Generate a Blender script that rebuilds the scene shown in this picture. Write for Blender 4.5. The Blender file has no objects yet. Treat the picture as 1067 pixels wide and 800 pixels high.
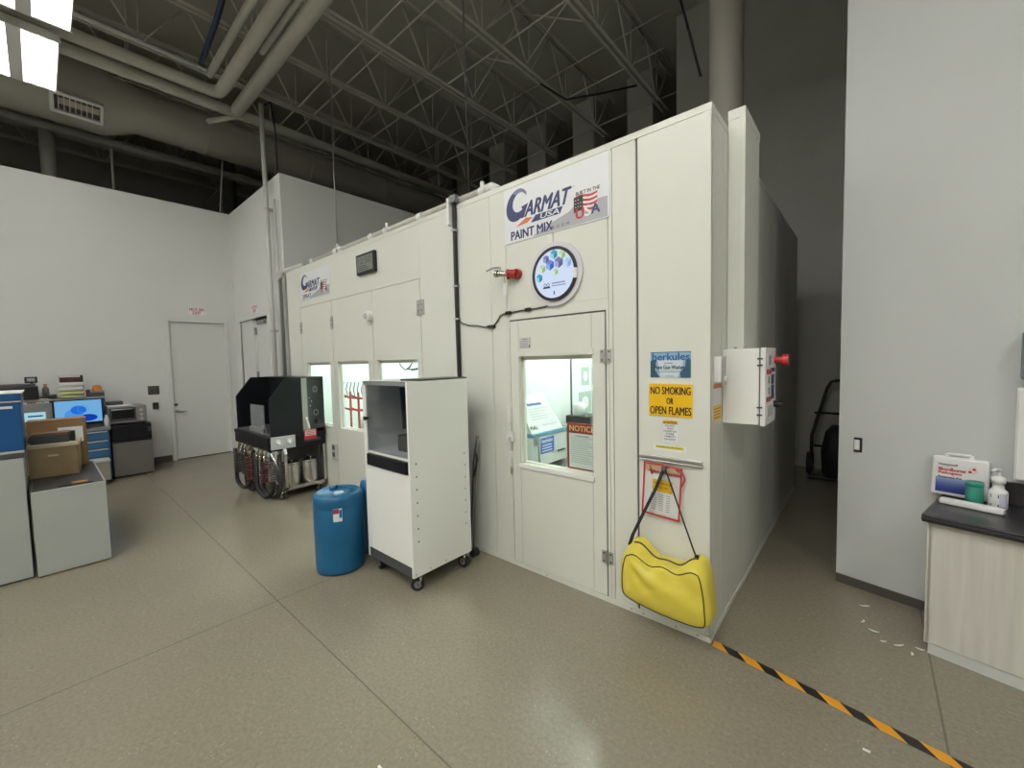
import bpy, bmesh, math, random
from mathutils import Matrix, Vector, noise
random.seed(7)
SC = bpy.context.scene
COL = SC.collection
PI = math.pi

# ---------------------------------------------------------------- materials
MATS = {}
def mat(name, col, rough=0.6, metal=0.0, var=0.0, scale=8.0, bump=0.0, bscale=60.0, spec=0.5, coat=0.0):
    if name in MATS: return MATS[name]
    m = bpy.data.materials.new(name); m.use_nodes = True
    nt = m.node_tree; b = nt.nodes['Principled BSDF']
    b.inputs['Base Color'].default_value = (*col, 1)
    b.inputs['Roughness'].default_value = rough
    b.inputs['Metallic'].default_value = metal
    b.inputs['Specular IOR Level'].default_value = spec
    b.inputs['Coat Weight'].default_value = coat
    if var or bump:
        tc = nt.nodes.new('ShaderNodeTexCoord')
    if var:
        n = nt.nodes.new('ShaderNodeTexNoise'); n.inputs['Scale'].default_value = scale; n.inputs['Detail'].default_value = 4
        r = nt.nodes.new('ShaderNodeValToRGB')
        r.color_ramp.elements[0].position = .3; r.color_ramp.elements[1].position = .7
        r.color_ramp.elements[0].color = (*[max(0, c*(1-var)) for c in col], 1)
        r.color_ramp.elements[1].color = (*[min(1, c*(1+var)) for c in col], 1)
        nt.links.new(tc.outputs['Object'], n.inputs['Vector']); nt.links.new(n.outputs['Fac'], r.inputs['Fac'])
        nt.links.new(r.outputs['Color'], b.inputs['Base Color'])
    if bump:
        n2 = nt.nodes.new('ShaderNodeTexNoise'); n2.inputs['Scale'].default_value = bscale; n2.inputs['Detail'].default_value = 3
        bp = nt.nodes.new('ShaderNodeBump'); bp.inputs['Strength'].default_value = bump; bp.inputs['Distance'].default_value = .01
        nt.links.new(tc.outputs['Object'], n2.inputs['Vector']); nt.links.new(n2.outputs['Fac'], bp.inputs['Height'])
        nt.links.new(bp.outputs['Normal'], b.inputs['Normal'])
    MATS[name] = m
    return m
def emis(name, col, s):
    if name in MATS: return MATS[name]
    m = bpy.data.materials.new(name); m.use_nodes = True
    nt = m.node_tree; nt.nodes.remove(nt.nodes['Principled BSDF'])
    e = nt.nodes.new('ShaderNodeEmission'); e.inputs['Color'].default_value = (*col, 1); e.inputs['Strength'].default_value = s
    nt.links.new(e.outputs[0], nt.nodes['Material Output'].inputs[0]); MATS[name] = m
    return m
def glassy(name, tint, fac, rough=0.03):
    m = bpy.data.materials.new(name); m.use_nodes = True
    nt = m.node_tree; nt.nodes.remove(nt.nodes['Principled BSDF'])
    t = nt.nodes.new('ShaderNodeBsdfTransparent'); t.inputs[0].default_value = (*tint, 1)
    g = nt.nodes.new('ShaderNodeBsdfGlossy'); g.inputs['Roughness'].default_value = rough
    mx = nt.nodes.new('ShaderNodeMixShader'); mx.inputs[0].default_value = fac
    nt.links.new(t.outputs[0], mx.inputs[1]); nt.links.new(g.outputs[0], mx.inputs[2])
    nt.links.new(mx.outputs[0], nt.nodes['Material Output'].inputs[0]); MATS[name] = m
    return m

def frosted(name, col, fac):
    m = bpy.data.materials.new(name); m.use_nodes = True
    nt = m.node_tree; nt.nodes.remove(nt.nodes['Principled BSDF'])
    t = nt.nodes.new('ShaderNodeBsdfTransparent'); g = nt.nodes.new('ShaderNodeBsdfDiffuse'); g.inputs[0].default_value = (*col, 1)
    mx = nt.nodes.new('ShaderNodeMixShader'); mx.inputs[0].default_value = fac
    nt.links.new(t.outputs[0], mx.inputs[1]); nt.links.new(g.outputs[0], mx.inputs[2])
    nt.links.new(mx.outputs[0], nt.nodes['Material Output'].inputs[0]); MATS[name] = m
    return m
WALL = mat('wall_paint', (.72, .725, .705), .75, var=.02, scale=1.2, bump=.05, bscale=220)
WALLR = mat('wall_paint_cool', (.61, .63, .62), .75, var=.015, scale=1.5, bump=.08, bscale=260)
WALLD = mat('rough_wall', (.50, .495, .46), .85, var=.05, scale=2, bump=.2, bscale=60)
DECK = mat('roof_deck', (.48, .465, .40), .85, var=.05, scale=1)
STEEL = mat('joist_paint', (.66, .64, .57), .6)
BOOTH = mat('booth_enamel', (.72, .73, .665), .38, var=.015, scale=2)
BOOTHIN = mat('booth_lining', (.79, .87, .83), .45)
GREYSEAM = mat('seam_shadow_gap', (.10, .10, .09), .8)
WHITE = mat('white_paint', (.80, .80, .78), .5)
WHITEP = mat('white_plastic', (.82, .82, .82), .35)
CABW = mat('white_laminate', (.88, .89, .85), .3)
DOORP = mat('door_paint', (.70, .705, .685), .5)
BLACK = mat('black_plastic', (.012, .012, .013), .35)
BLACKM = mat('black_enamel', (.006, .007, .009), .32, spec=.3)
RUB = mat('black_rubber', (.015, .015, .015), .6)
DGREY = mat('dark_grey', (.06, .062, .065), .5)
MGREY = mat('mid_grey', (.22, .23, .24), .5)
LGREY = mat('light_grey', (.50, .50, .50), .5)
CHROME = mat('chrome', (.75, .75, .74), .15, 1)
SS = mat('stainless', (.60, .58, .55), .25, 1, var=.06, scale=30)
ALU = mat('aluminium', (.55, .55, .54), .35, 1)
GALV = mat('galvanised', (.50, .50, .49), .45, .8)
RED = mat('red_paint', (.33, .025, .02), .45)
REDP = mat('red_plastic', (.55, .03, .04), .35)
BLUE = mat('drum_blue', (.005, .105, .235), .38, var=.08, scale=6)
TBLUE = mat('tool_blue', (.004, .075, .24), .35)
TBLUE2 = mat('drawer_blue', (.015, .085, .20), .4)
CARD = mat('cardboard', (.27, .16, .075), .85, var=.08, scale=10)
CARD2 = mat('cardboard_tan', (.33, .235, .125), .85, var=.08, scale=10)
PIPE = mat('pipe_insulation', (.52, .51, .45), .65, var=.05, scale=5)
GREYLAM = mat('grey_laminate', (.44, .465, .44), .45, var=.02, scale=4)
YEL = mat('bag_yellow', (.73, .61, .075), .42, bump=.25, bscale=16)
SIGNY = mat('sign_yellow', (.86, .52, .003), .45)
SIGNW = mat('sign_white', (.78, .80, .82), .4)
NAVY = mat('navy_ink', (.018, .028, .12), .4)
NAVY2 = mat('slate_blue_ink', (.17, .19, .36), .4)
BLKINK = mat('black_ink', (.02, .018, .015), .5)
REDINK = mat('red_ink', (.50, .02, .03), .45)
ORG = mat('orange_ink', (.75, .20, .06), .45)
GREYINK = mat('grey_ink', (.42, .43, .46), .45)
TEXTGREY = mat('faint_ink', (.30, .31, .34), .5)
PAPER = mat('paper', (.80, .80, .79), .7)
GLASS = glassy('window_glass', (.93, .97, .95), .04)
SMOKE = glassy('smoked_glass', (.80, .815, .84), .10, .06)
CLEAR = glassy('clear_vinyl', (.985, .985, .985), .03, .2)
PLEX = frosted('grey_plexi', (.42, .44, .47), .40)
BASEB = mat('baseboard_vinyl', (.085, .078, .068), .5)

def floor_material():
    m = bpy.data.materials.new('polished_concrete'); m.use_nodes = True
    nt = m.node_tree; b = nt.nodes['Principled BSDF']; L = nt.links.new
    tc = nt.nodes.new('ShaderNodeTexCoord')
    def nz(s, d=4, r=.55):
        n = nt.nodes.new('ShaderNodeTexNoise'); n.inputs['Scale'].default_value = s; n.inputs['Detail'].default_value = d
        n.inputs['Roughness'].default_value = r; L(tc.outputs['Object'], n.inputs['Vector']); return n
    def ramp(src, p0, c0, p1, c1):
        r = nt.nodes.new('ShaderNodeValToRGB'); e = r.color_ramp.elements
        e[0].position = p0; e[1].position = p1; e[0].color = (*c0, 1); e[1].color = (*c1, 1); L(src, r.inputs['Fac']); return r
    def mix(fac, a, bb, mode='MIX'):
        x = nt.nodes.new('ShaderNodeMix'); x.data_type = 'RGBA'; x.blend_type = mode
        if isinstance(fac, float): x.inputs[0].default_value = fac
        else: L(fac, x.inputs[0])
        L(a, x.inputs[6])
        if isinstance(bb, tuple): x.inputs[7].default_value = (*bb, 1)
        else: L(bb, x.inputs[7])
        return x.outputs[2]
    big = ramp(nz(1.1, 5).outputs['Fac'], .2, (.242, .217, .160), .8, (.270, .243, .179))
    mid = ramp(nz(60, 5, .7).outputs['Fac'], .3, (.82, .82, .82), .7, (1.13, 1.13, 1.13))
    c = mix(1.0, big.outputs['Color'], mid.outputs['Color'], 'MULTIPLY')
    v = nt.nodes.new('ShaderNodeTexVoronoi'); v.inputs['Scale'].default_value = 55; L(tc.outputs['Object'], v.inputs['Vector'])
    sp = ramp(v.outputs['Distance'], .10, (1, 1, 1), .2, (0, 0, 0))
    sel = ramp(nz(9, 2).outputs['Fac'], .52, (0, 0, 0), .62, (1, 1, 1))
    f = mix(1.0, sp.outputs['Color'], sel.outputs['Color'], 'MULTIPLY')
    c = mix(f, c, (.40, .37, .30))
    v2 = nt.nodes.new('ShaderNodeTexVoronoi'); v2.inputs['Scale'].default_value = 38; L(tc.outputs['Object'], v2.inputs['Vector'])
    sp2 = ramp(v2.outputs['Distance'], .05, (.55, .55, .55), .16, (1, 1, 1))
    c = mix(.6, c, mix(1.0, c, sp2.outputs['Color'], 'MULTIPLY'))
    # saw-cut control joints
    sx = nt.nodes.new('ShaderNodeSeparateXYZ'); L(tc.outputs['Object'], sx.inputs[0])
    def joint(out, at):
        s = nt.nodes.new('ShaderNodeMath'); s.operation = 'SUBTRACT'; L(out, s.inputs[0]); s.inputs[1].default_value = at
        a = nt.nodes.new('ShaderNodeMath'); a.operation = 'ABSOLUTE'; L(s.outputs[0], a.inputs[0])
        k = nt.nodes.new('ShaderNodeMath'); k.operation = 'LESS_THAN'; L(a.outputs[0], k.inputs[0]); k.inputs[1].default_value = .0036
        return k.outputs[0]
    js = [joint(sx.outputs['Y'], .885), joint(sx.outputs['X'], -2.745), joint(sx.outputs['X'], .245), joint(sx.outputs['X'], -5.74)]
    acc = js[0]
    for j in js[1:]:
        mx = nt.nodes.new('ShaderNodeMath'); mx.operation = 'MAXIMUM'; L(acc, mx.inputs[0]); L(j, mx.inputs[1]); acc = mx.outputs[0]
    fade = nt.nodes.new('ShaderNodeMath'); fade.operation = 'MULTIPLY'; L(acc, fade.inputs[0]); fade.inputs[1].default_value = .60
    c = mix(fade.outputs[0], c, (.10, .085, .065))
    L(c, b.inputs['Base Color'])
    b.inputs['Specular IOR Level'].default_value = .5
    rr = ramp(nz(3, 2).outputs['Fac'], .2, (.20, .20, .20), .8, (.25, .25, .25)); L(rr.outputs['Color'], b.inputs['Roughness'])
    bp = nt.nodes.new('ShaderNodeBump'); bp.inputs['Strength'].default_value = .06; bp.inputs['Distance'].default_value = .003
    L(nz(45, 4).outputs['Fac'], bp.inputs['Height']); L(bp.outputs['Normal'], b.inputs['Normal'])
    return m
FLOOR = floor_material()

# ---------------------------------------------------------------- mesh builder
def frame(o, u, v, d):
    u, v, d = Vector(u), Vector(v), Vector(d)
    return Matrix(((u.x, v.x, d.x, o[0]), (u.y, v.y, d.y, o[1]), (u.z, v.z, d.z, o[2]), (0, 0, 0, 1)))
ID = Matrix.Identity(4)
FB = frame((0, 2.153, 0), (1, 0, 0), (0, 0, 1), (0, -1, 0))           # booth fronts
FS = frame((-.583, 0, 0), (0, 1, 0), (0, 0, 1), (1, 0, 0))            # booth side
FL = frame((-8.27, 0, 0), (0, 1, 0), (0, 0, 1), (1, 0, 0))            # far office wall
FW = frame((0, 2.255, 0), (1, 0, 0), (0, 0, 1), (0, -1, 0))           # return wall beside the booths
FR = frame((-.133, 3.279, 0), (.97175, -.23603, 0), (0, 0, 1), (-.23603, -.97175, 0))   # wall with the switch
WORLD = {}

class MB:
    def __init__(s): s.v = []; s.f = []; s.mi = []; s.sm = []; s.mats = []
    def idx(s, m):
        if m not in s.mats: s.mats.append(m)
        return s.mats.index(m)
    def add(s, vs, fs, m, F=ID, smooth=False):
        o = len(s.v); i = s.idx(m)
        s.v += [F @ Vector(p) for p in vs]
        for f in fs:
            s.f.append([o+k for k in f]); s.mi.append(i); s.sm.append(smooth)
        return s
    def slab(s, F, u0, u1, v0, v1, d0, d1, m, bev=0.0):
        if u0 > u1: u0, u1 = u1, u0
        if v0 > v1: v0, v1 = v1, v0
        if d0 > d1: d0, d1 = d1, d0
        P = [(u0, v0, d0), (u1, v0, d0), (u1, v1, d0), (u0, v1, d0), (u0, v0, d1), (u1, v0, d1), (u1, v1, d1), (u0, v1, d1)]
        Q = [(3, 2, 1, 0), (4, 5, 6, 7), (0, 1, 5, 4), (1, 2, 6, 5), (2, 3, 7, 6), (3, 0, 4, 7)]
        if not bev: return s.add(P, Q, m, F)
        bm = bmesh.new(); vs = [bm.verts.new(p) for p in P]
        for q in Q: bm.faces.new([vs[k] for k in q])
        bmesh.ops.bevel(bm, geom=list(bm.edges), offset=bev, segments=2, affect='EDGES', profile=.5)
        bm.verts.index_update()
        s.add([v.co.copy() for v in bm.verts], [[v.index for v in f.verts] for f in bm.faces], m, F); bm.free()
        return s
    def box(s, x0, x1, y0, y1, z0, z1, m, bev=0.0, F=ID): return s.slab(F, x0, x1, y0, y1, z0, z1, m, bev)
    def tube(s, pts, r, m, n=8, F=ID, closed=False, flat=None):
        P = [Vector(p) for p in pts]; N = len(P); rs = r if isinstance(r, (list, tuple)) else [r]*N
        vs = []; fs = []; prev = None
        for i, p in enumerate(P):
            if closed: t = P[(i+1) % N]-P[i-1]
            else: t = P[min(i+1, N-1)]-P[max(i-1, 0)]
            t.normalize()
            if prev is None:
                a = Vector((0, 0, 1)) if abs(t.z) < .9 else Vector((1, 0, 0))
                x = t.cross(a).normalized()
            else:
                x = prev-t*prev.dot(t)
                if x.length < 1e-6: x = t.orthogonal()
                x.normalize()
            prev = x; y = t.cross(x)
            for k in range(n):
                a = 2*PI*k/n
                vs.append(p+x*math.cos(a)*rs[i]+y*math.sin(a)*rs[i]*(flat or 1))
        for i in range(N if closed else N-1):
            j = (i+1) % N
            for k in range(n): fs.append((i*n+k, i*n+(k+1) % n, j*n+(k+1) % n, j*n+k))
        if not closed:
            fs.append(tuple(range(n))[::-1]); fs.append(tuple((N-1)*n+k for k in range(n)))
        return s.add(vs, fs, m, F, True)
    def cyl(s, p0, p1, r, m, n=20, r2=None, F=ID):
        a, b = Vector(p0), Vector(p1)
        t = (b-a).normalized(); q = Vector((0, 0, 1)) if abs(t.z) < .9 else Vector((1, 0, 0))
        x = t.cross(q).normalized(); y = t.cross(x); r2 = r if r2 is None else r2
        vs = [a+(x*math.cos(2*PI*k/n)+y*math.sin(2*PI*k/n))*r for k in range(n)]+[b+(x*math.cos(2*PI*k/n)+y*math.sin(2*PI*k/n))*r2 for k in range(n)]
        s.add(vs, [(k, (k+1) % n, n+(k+1) % n, n+k) for k in range(n)], m, F, True)
        return s.add(vs, [tuple(range(n))[::-1], tuple(range(n, 2*n))], m, F, False)
    def lathe(s, prof, c, m, n=32, F=ID):
        vs = []; fs = []
        for r, z in prof:
            for k in range(n): vs.append((c[0]+r*math.cos(2*PI*k/n), c[1]+r*math.sin(2*PI*k/n), c[2]+z))
        for i in range(len(prof)-1):
            for k in range(n): fs.append((i*n+k, i*n+(k+1) % n, (i+1)*n+(k+1) % n, (i+1)*n+k))
        fs.append(tuple(range(n))[::-1]); fs.append(tuple((len(prof)-1)*n+k for k in range(n)))
        return s.add(vs, fs, m, F, True)
    def prism(s, F, pts, d0, d1, m):
        n = len(pts); vs = [(u, v, d0) for u, v in pts]+[(u, v, d1) for u, v in pts]
        fs = [tuple(range(n))[::-1], tuple(range(n, 2*n))]+[(k, (k+1) % n, n+(k+1) % n, n+k) for k in range(n)]
        return s.add(vs, fs, m, F)
    def strip(s, F, A, B, d, m):                   # flat ribbon between two outlines, on a sign face
        vs = [(u, v, d) for u, v in A]+[(u, v, d) for u, v in B]; n = len(A)
        return s.add(vs, [(k, k+1, n+k+1, n+k) for k in range(n-1)], m, F)
    def disc(s, F, c, ru, rv, d, m, n=40):
        vs = [(c[0]+ru*math.cos(2*PI*k/n), c[1]+rv*math.sin(2*PI*k/n), d) for k in range(n)]
        return s.add(vs, [tuple(range(n))], m, F)
    def ring(s, F, c, r0, r1, d0, d1, m, n=48):
        vs = []; fs = []
        for (r, d) in ((r0, d0), (r1, d0), (r1, d1), (r0, d1)):
            vs += [(c[0]+r*math.cos(2*PI*k/n), c[1]+r*math.sin(2*PI*k/n), d) for k in range(n)]
        for a, b in ((1, 0), (2, 1), (3, 2), (0, 3)):
            for k in range(n): fs.append((a*n+k, b*n+k, b*n+(k+1) % n, a*n+(k+1) % n))
        return s.add(vs, [f[::-1] for f in fs], m, F)
    def text(s, F, body, u0, u1, v0, v1, d, m, shear=0.0, bold=0.0, thick=0.0):
        cu = bpy.data.curves.new('t', 'FONT'); cu.body = body; cu.size = 1; cu.resolution_u = 3; cu.align_x = 'CENTER'
        ob = bpy.data.objects.new('t', cu); COL.objects.link(ob)
        me = ob.to_mesh(); vs = [v.co.copy() for v in me.vertices]; fs = [list(p.vertices) for p in me.polygons]; ob.to_mesh_clear()
        bpy.data.objects.remove(ob); bpy.data.curves.remove(cu)
        if not vs: return s
        x0 = min(v.x for v in vs); x1 = max(v.x for v in vs); y0 = min(v.y for v in vs); y1 = max(v.y for v in vs)
        out = []
        for v in vs:
            b = (v.y-y0)/(y1-y0); a = (v.x-x0)/(x1-x0)
            w = u1-u0-abs(shear)
            out.append((u0+a*w+shear*b, v0+b*(v1-v0), d))
        if bold:
            e = bold*(v1-v0)*.9
            for k, o in enumerate((-e, -e/2, e/2, e)): s.add([(p[0]+o, p[1], p[2]+1e-5*(k+1)) for p in out], fs, m, F)
            for k, o in enumerate((-e*.6, e*.6)): s.add([(p[0], p[1]+o, p[2]+1e-5*(k+5)) for p in out], fs, m, F)
        return s.add(out, fs, m, F)
    def build(s, name, parent=None, label=None, cat=None, group=None, kind=None, bevel=0):
        me = bpy.data.meshes.new(name)
        if parent is not None:
            W = WORLD[parent]; org = W
        else:
            xs = [p.x for p in s.v]; ys = [p.y for p in s.v]; zs = [p.z for p in s.v]
            org = Matrix.Translation(((min(xs)+max(xs))/2, (min(ys)+max(ys))/2, min(zs))) if kind != 'structure' else ID
        inv = org.inverted()
        me.from_pydata([inv @ p for p in s.v], [], s.f)
        for m in s.mats: me.materials.append(m)
        me.polygons.foreach_set('material_index', s.mi); me.polygons.foreach_set('use_smooth', s.sm)
        me.update()
        o = bpy.data.objects.new(name, me); COL.objects.link(o)
        if parent is not None: o.parent = parent; WORLD[o] = WORLD[parent]
        else: o.matrix_world = org; WORLD[o] = org
        tag(o, label, cat, group, kind)
        return o

def tag(o, label=None, cat=None, group=None, kind=None):
    for k, v in (('label', label), ('category', cat), ('group', group), ('kind', kind)):
        if v: o[k] = v
    return o
def thing(name, label, cat, loc=(0, 0, 0), rz=0, group=None):
    o = bpy.data.objects.new(name, None); COL.objects.link(o); o.empty_display_size = .1
    M = Matrix.Translation(loc) @ Matrix.Rotation(rz, 4, 'Z'); o.matrix_world = M; WORLD[o] = M
    return tag(o, label, cat, group)
def dup(o, move=(0, 0, 0), label=None, parent=None, turn=0):
    c = o.copy(); COL.objects.link(c)
    if parent is None:
        M = Matrix.Translation(move) @ WORLD[o]
        if turn: M = M @ Matrix.Rotation(turn, 4, 'Z')
        c.matrix_world = M
        WORLD[c] = M
        if label: c['label'] = label
    else:
        c.parent = parent; WORLD[c] = WORLD[parent]
    for ch in [x for x in bpy.data.objects if x.parent == o]: dup(ch, parent=c)
    return c
def struct(name, mb, label=None): return mb.build(name, kind='structure', label=label)
def arc(c, r, a0, a1, n=10, plane='uv'):
    return [(c[0]+r*math.cos(a0+(a1-a0)*k/n), c[1]+r*math.sin(a0+(a1-a0)*k/n)) for k in range(n+1)]

# ---------------------------------------------------------------- the setting
struct('floor', MB().box(-16, 6, -7, 9, -.1, 0, FLOOR))
struct('ceiling', MB().box(-16, 6, -7, 9, 6.45, 6.6, DECK))
struct('wall_left', MB().box(-8.42, -8.27, -7, 1.335, 0, 4.055, WALL).box(-8.42, -8.27, 2.105, 2.405, 0, 4.055, WALL).box(-8.42, -8.27, 1.335, 2.105, 2.215, 4.055, WALL))
w = MB().box(-8.27, -8.0, 2.255, 2.405, 0, 4.055, WALL).box(-8.0, -6.72, 2.255, 2.405, 2.215, 4.055, WALL).box(-6.72, -6.18, 2.255, 2.405, 0, 4.055, WALL)
struct('wall_return', w)
struct('wall_end', MB().box(-6.18, -6.03, 2.255, 7.6, 0, 4.055, WALL))
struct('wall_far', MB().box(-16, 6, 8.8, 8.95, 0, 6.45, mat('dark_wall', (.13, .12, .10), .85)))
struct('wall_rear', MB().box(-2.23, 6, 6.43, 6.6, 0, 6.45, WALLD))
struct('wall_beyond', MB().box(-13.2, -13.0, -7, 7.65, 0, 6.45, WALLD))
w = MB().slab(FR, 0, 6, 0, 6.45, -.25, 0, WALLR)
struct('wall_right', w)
struct('wall_behind', MB().box(-16, 6, -7, -6.85, 0, 6.45, WALL))
struct('wall_side', MB().box(5.85, 6, -7, 6.43, 0, 6.45, WALL))
b = MB()
b.slab(FL, 1.0, 1.29, 0, .10, 0, .012, BASEB); b.slab(FL, -4, 1.0, 0, .10, 0, .012, BASEB)
struct('baseboard_left', b)
struct('baseboard_right', MB().slab(FR, .002, .478, 0, .052, 0, .012, BASEB))
b = MB()
for x in (-2.9, -4.05, -5.2, -6.35, -7.5, -8.65): b.box(x-.47, x, 7.2, 7.65, 0, 6.45, WALLD)
struct('wall_pilasters', b)

# doors (setting)
d1 = MB().slab(FL, 1.352, 2.09, .012, 2.2, -.075, -.03, DOORP).build('door_1', kind='structure', label='closed pale grey door under the red NOT AN EXIT sign on the long wall')
f = MB()
f.slab(FL, 1.302, 1.352, 0, 2.265, -.10, .018, DOORP, .004).slab(FL, 2.09, 2.14, 0, 2.265, -.10, .018, DOORP, .004).slab(FL, 1.352, 2.09, 2.2, 2.265, -.10, .018, DOORP, .004)
f.build('door_frame', d1)
h = MB(); h.cyl((-8.30, 1.395, .785), (-8.24, 1.395, .785), .022, ALU).tube([(-8.245, 1.395, .785), (-8.235, 1.41, .785), (-8.235, 1.51, .782)], .010, ALU)
h.cyl((-8.30, 1.385, .885), (-8.285, 1.385, .885), .022, DGREY)
h.build('door_handle', d1)
# second doorway with the door standing ajar
d2 = thing('door_2', None, None, (-8.0, 2.255, 0)); d2['kind'] = 'structure'; d2['label'] = 'pale door standing ajar beside the grey pipes'
f = MB(); f.slab(FW, -8.06, -8.0, 0, 2.27, -.13, .018, DOORP, .004).slab(FW, -6.72, -6.66, 0, 2.27, -.13, .018, DOORP, .004).slab(FW, -8.0, -6.72, 2.215, 2.27, -.13, .018, DOORP, .004)
f.build('door_frame', d2)
FA = frame((-7.42, 2.30, 0), (1, 0, 0), (0, 0, 1), (0, -1, 0))
l = MB().slab(FA, .035, .69, .02, 2.09, -.045, 0, DOORP); lf = l.build('door_leaf', d2)
l = MB().slab(FW, -7.999, -7.42, .02, 2.2145, -.05, -.012, DOORP); l.build('side_panel', d2)
h = MB()
for z in (1.97, 1.27, .3): h.slab(FA, -.02, .06, z, z+.11, 0, .02, MGREY)
h.slab(FA, .14, .42, 2.12, 2.17, -.02, .03, MGREY)
h.build('hinge', d2)
t = thing('inner_light', 'bright light fitting in the small room behind the ajar door', 'light fixture', (-7.2, 2.9, 2.55))
MB().box(-7.6, -6.8, 2.8, 3.0, 2.55, 2.6, WHITE).build('housing', t)
MB().cyl((-7.55, 2.9, 2.53), (-6.85, 2.9, 2.53), .018, emis('inner_tube', (1, .97, .9), 60), 10).build('tube_lamp', t)
struct('ceiling_inner', MB().box(-8.6, -6.18, 2.405, 3.45, 2.6, 2.65, WHITE))
struct('wall_inner_side', MB().box(-8.6, -8.5, 2.405, 3.45, 0, 2.6, WHITE))
emb = MB().box(-8.6, -6.2, 3.4, 3.45, 0, 2.5, WHITE); struct('wall_inner', emb)

# ---------------------------------------------------------------- signs by the doors, wall plates
def notanexit(F, u0, u1, v0, v1, label):
    t = thing('exit_sign', label, 'sign', F @ Vector(((u0+u1)/2, v0, 0)))
    MB().slab(F, u0, u1, v0, v1, 0, .004, SIGNW).build('sign_plate', t)
    w = u1-u0; h = v1-v0
    m = MB().text(F, 'NOT AN', u0+.06*w, u1-.06*w, v0+.54*h, v0+.9*h, .0055, REDINK, bold=.03).text(F, 'EXIT', u0+.25*w, u1-.25*w, v0+.1*h, v0+.46*h, .0055, REDINK, bold=.03)
    m.build('lettering', t)
notanexit(FL, 1.615, 1.83, 2.315, 2.445, 'red NOT AN EXIT sign over the closed pale door')
notanexit(FW, -7.40, -7.14, 2.295, 2.43, 'red NOT AN EXIT sign over the ajar door beside the pipes')
t = thing('switch_plate', 'dark metal wall plate with two switches beside the closed door', 'switch', FL @ Vector((1.12, 1.07, 0)))
MB().slab(FL, 1.055, 1.19, 1.068, 1.2, 0, .008, mat('bronze_plate', (.13, .12, .11), .35, .6), .003).build('plate', t)
for u in (1.09, 1.14): MB().slab(FL, u, u+.02, 1.115, 1.155, .008, .018, DGREY).build('rocker', t)
t = thing('card_reader', 'small black square reader on the wall below the metal plate', 'card reader', FL @ Vector((1.13, .845, 0)))
MB().slab(FL, 1.097, 1.165, .845, .945, 0, .03, BLACK, .006).build('reader_body', t)
MB().slab(FL, 1.115, 1.147, .87, .90, .03, .032, DGREY).build('reader_pad', t)

# ---------------------------------------------------------------- paint mix room (the booth in front)
def hinge_on(F, u, v, parent, w=.036, h=.075, left=True):
    m = MB().slab(F, u-w, u-.004, v-h/2, v+h/2, 0, .006, GALV, .001).slab(F, u+.004, u+w, v-h/2, v+h/2, 0, .006, GALV, .001)
    m.cyl(F @ Vector((u, v-h/2-.008, .006)), F @ Vector((u, v+h/2+.004, .006)), .007, ALU, 10)
    for du in (-.022, .022):
        for dv in (-.024, .024): m.cyl(F @ Vector((u+du, v+dv, .006)), F @ Vector((u+du, v+dv, .009)), .005, DGREY, 8)
    return m.build('hinge', parent)
def window_in(F, u0, u1, v0, v1, parent, jamb=.022, deep=.05):
    m = MB()
    for a, b, c, d in ((u0, u1, v0, v0+.014), (u0, u1, v1-.030, v1), (u0, u0+.016, v0, v1), (u1-.014, u1, v0, v1)): m.slab(F, a, b, c, d, -deep, -.030, BOOTH)
    m.build('window_frame', parent)
    MB().slab(F, u0+.012, u1-.012, v0+.012, v1-.012, -.046, -.041, GLASS).build('window_pane', parent)

pm = thing('paint_mix_booth', 'cream enamel paint mix room with one windowed door and logo sign', 'paint booth', (-1.5, 2.153, 0))
Z1 = 2.65
m = MB()
def panels(m, F, cuts, v0, v1, t=.05, mm=None):
    for a, b in zip(cuts[:-1], cuts[1:]): m.slab(F, a+.0015, b-.0015, v0, v1, -t, 0, mm or BOOTH, .003)
panels(m, FB, [-2.40, -2.052, -1.905], .025, 2.62)
panels(m, FB, [-1.905, -1.508, -1.130], 1.80, 2.62)
panels(m, FB, [-1.130, -1.103], .025, 2.62)
panels(m, FB, [-1.103, -.962], .025, 2.62)
panels(m, FB, [-.954, -.583], .025, 2.62)
m.slab(FB, -1.905, -1.888, .025, 1.80, -.05, 0, BOOTH).slab(FB, -1.888, -1.13, 1.735, 1.80, -.05, 0, BOOTH)
m.slab(FB, -1.146, -1.130, .025, 1.735, -.05, 0, BOOTH)
m.slab(FB, -.962, -.954, .03, 2.6, -.04, -.006, GREYSEAM)
m.build('front_wall', pm)
m = MB(); panels(m, FS, [2.203, 2.36, 2.86, 3.38, 3.9, 4.42, 4.84, 5.25], .025, 2.62); m.build('side_wall', pm)
MB().box(-2.40, -.635, 5.20, 5.25, 0, 2.62, BOOTHIN).build('back_wall', pm)
m = MB().box(-2.40, -2.36, 2.203, 3.45, 0, 2.6, BOOTHIN).box(-2.40, -2.36, 3.66, 5.2, 0, 2.6, BOOTHIN).box(-2.375, -2.365, 3.45, 3.66, 0, 2.6, WHITE)
m.box(-2.372, -2.352, 3.648, 3.664, 0, 2.6, DGREY); m.build('inner_wall', pm)
MB().box(-2.398, -.64, 2.208, 5.20, 2.60, 2.619, BOOTHIN).build('roof', pm)
m = MB()
m.slab(FB, -2.40, -.5815, 2.6205, 2.655, -.06, .0015, BOOTH); m.slab(FS, 2.2135, 5.25, 2.6205, 2.6545, -.06, .0012, BOOTH)
m.build('top_trim', pm)
m = MB().slab(FB, -.622, -.580, .032, 2.619, 0, .003, BOOTH).slab(FS, 2.150, 2.19, .032, 2.619, 0, .0025, BOOTH); m.build('corner_trim', pm)
m = MB().slab(FB, -2.40, -.577, 0, .03, -.05, .004, BOOTH).slab(FS, 2.148, 5.25, 0, .03, -.05, .004, BOOTH)
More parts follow.
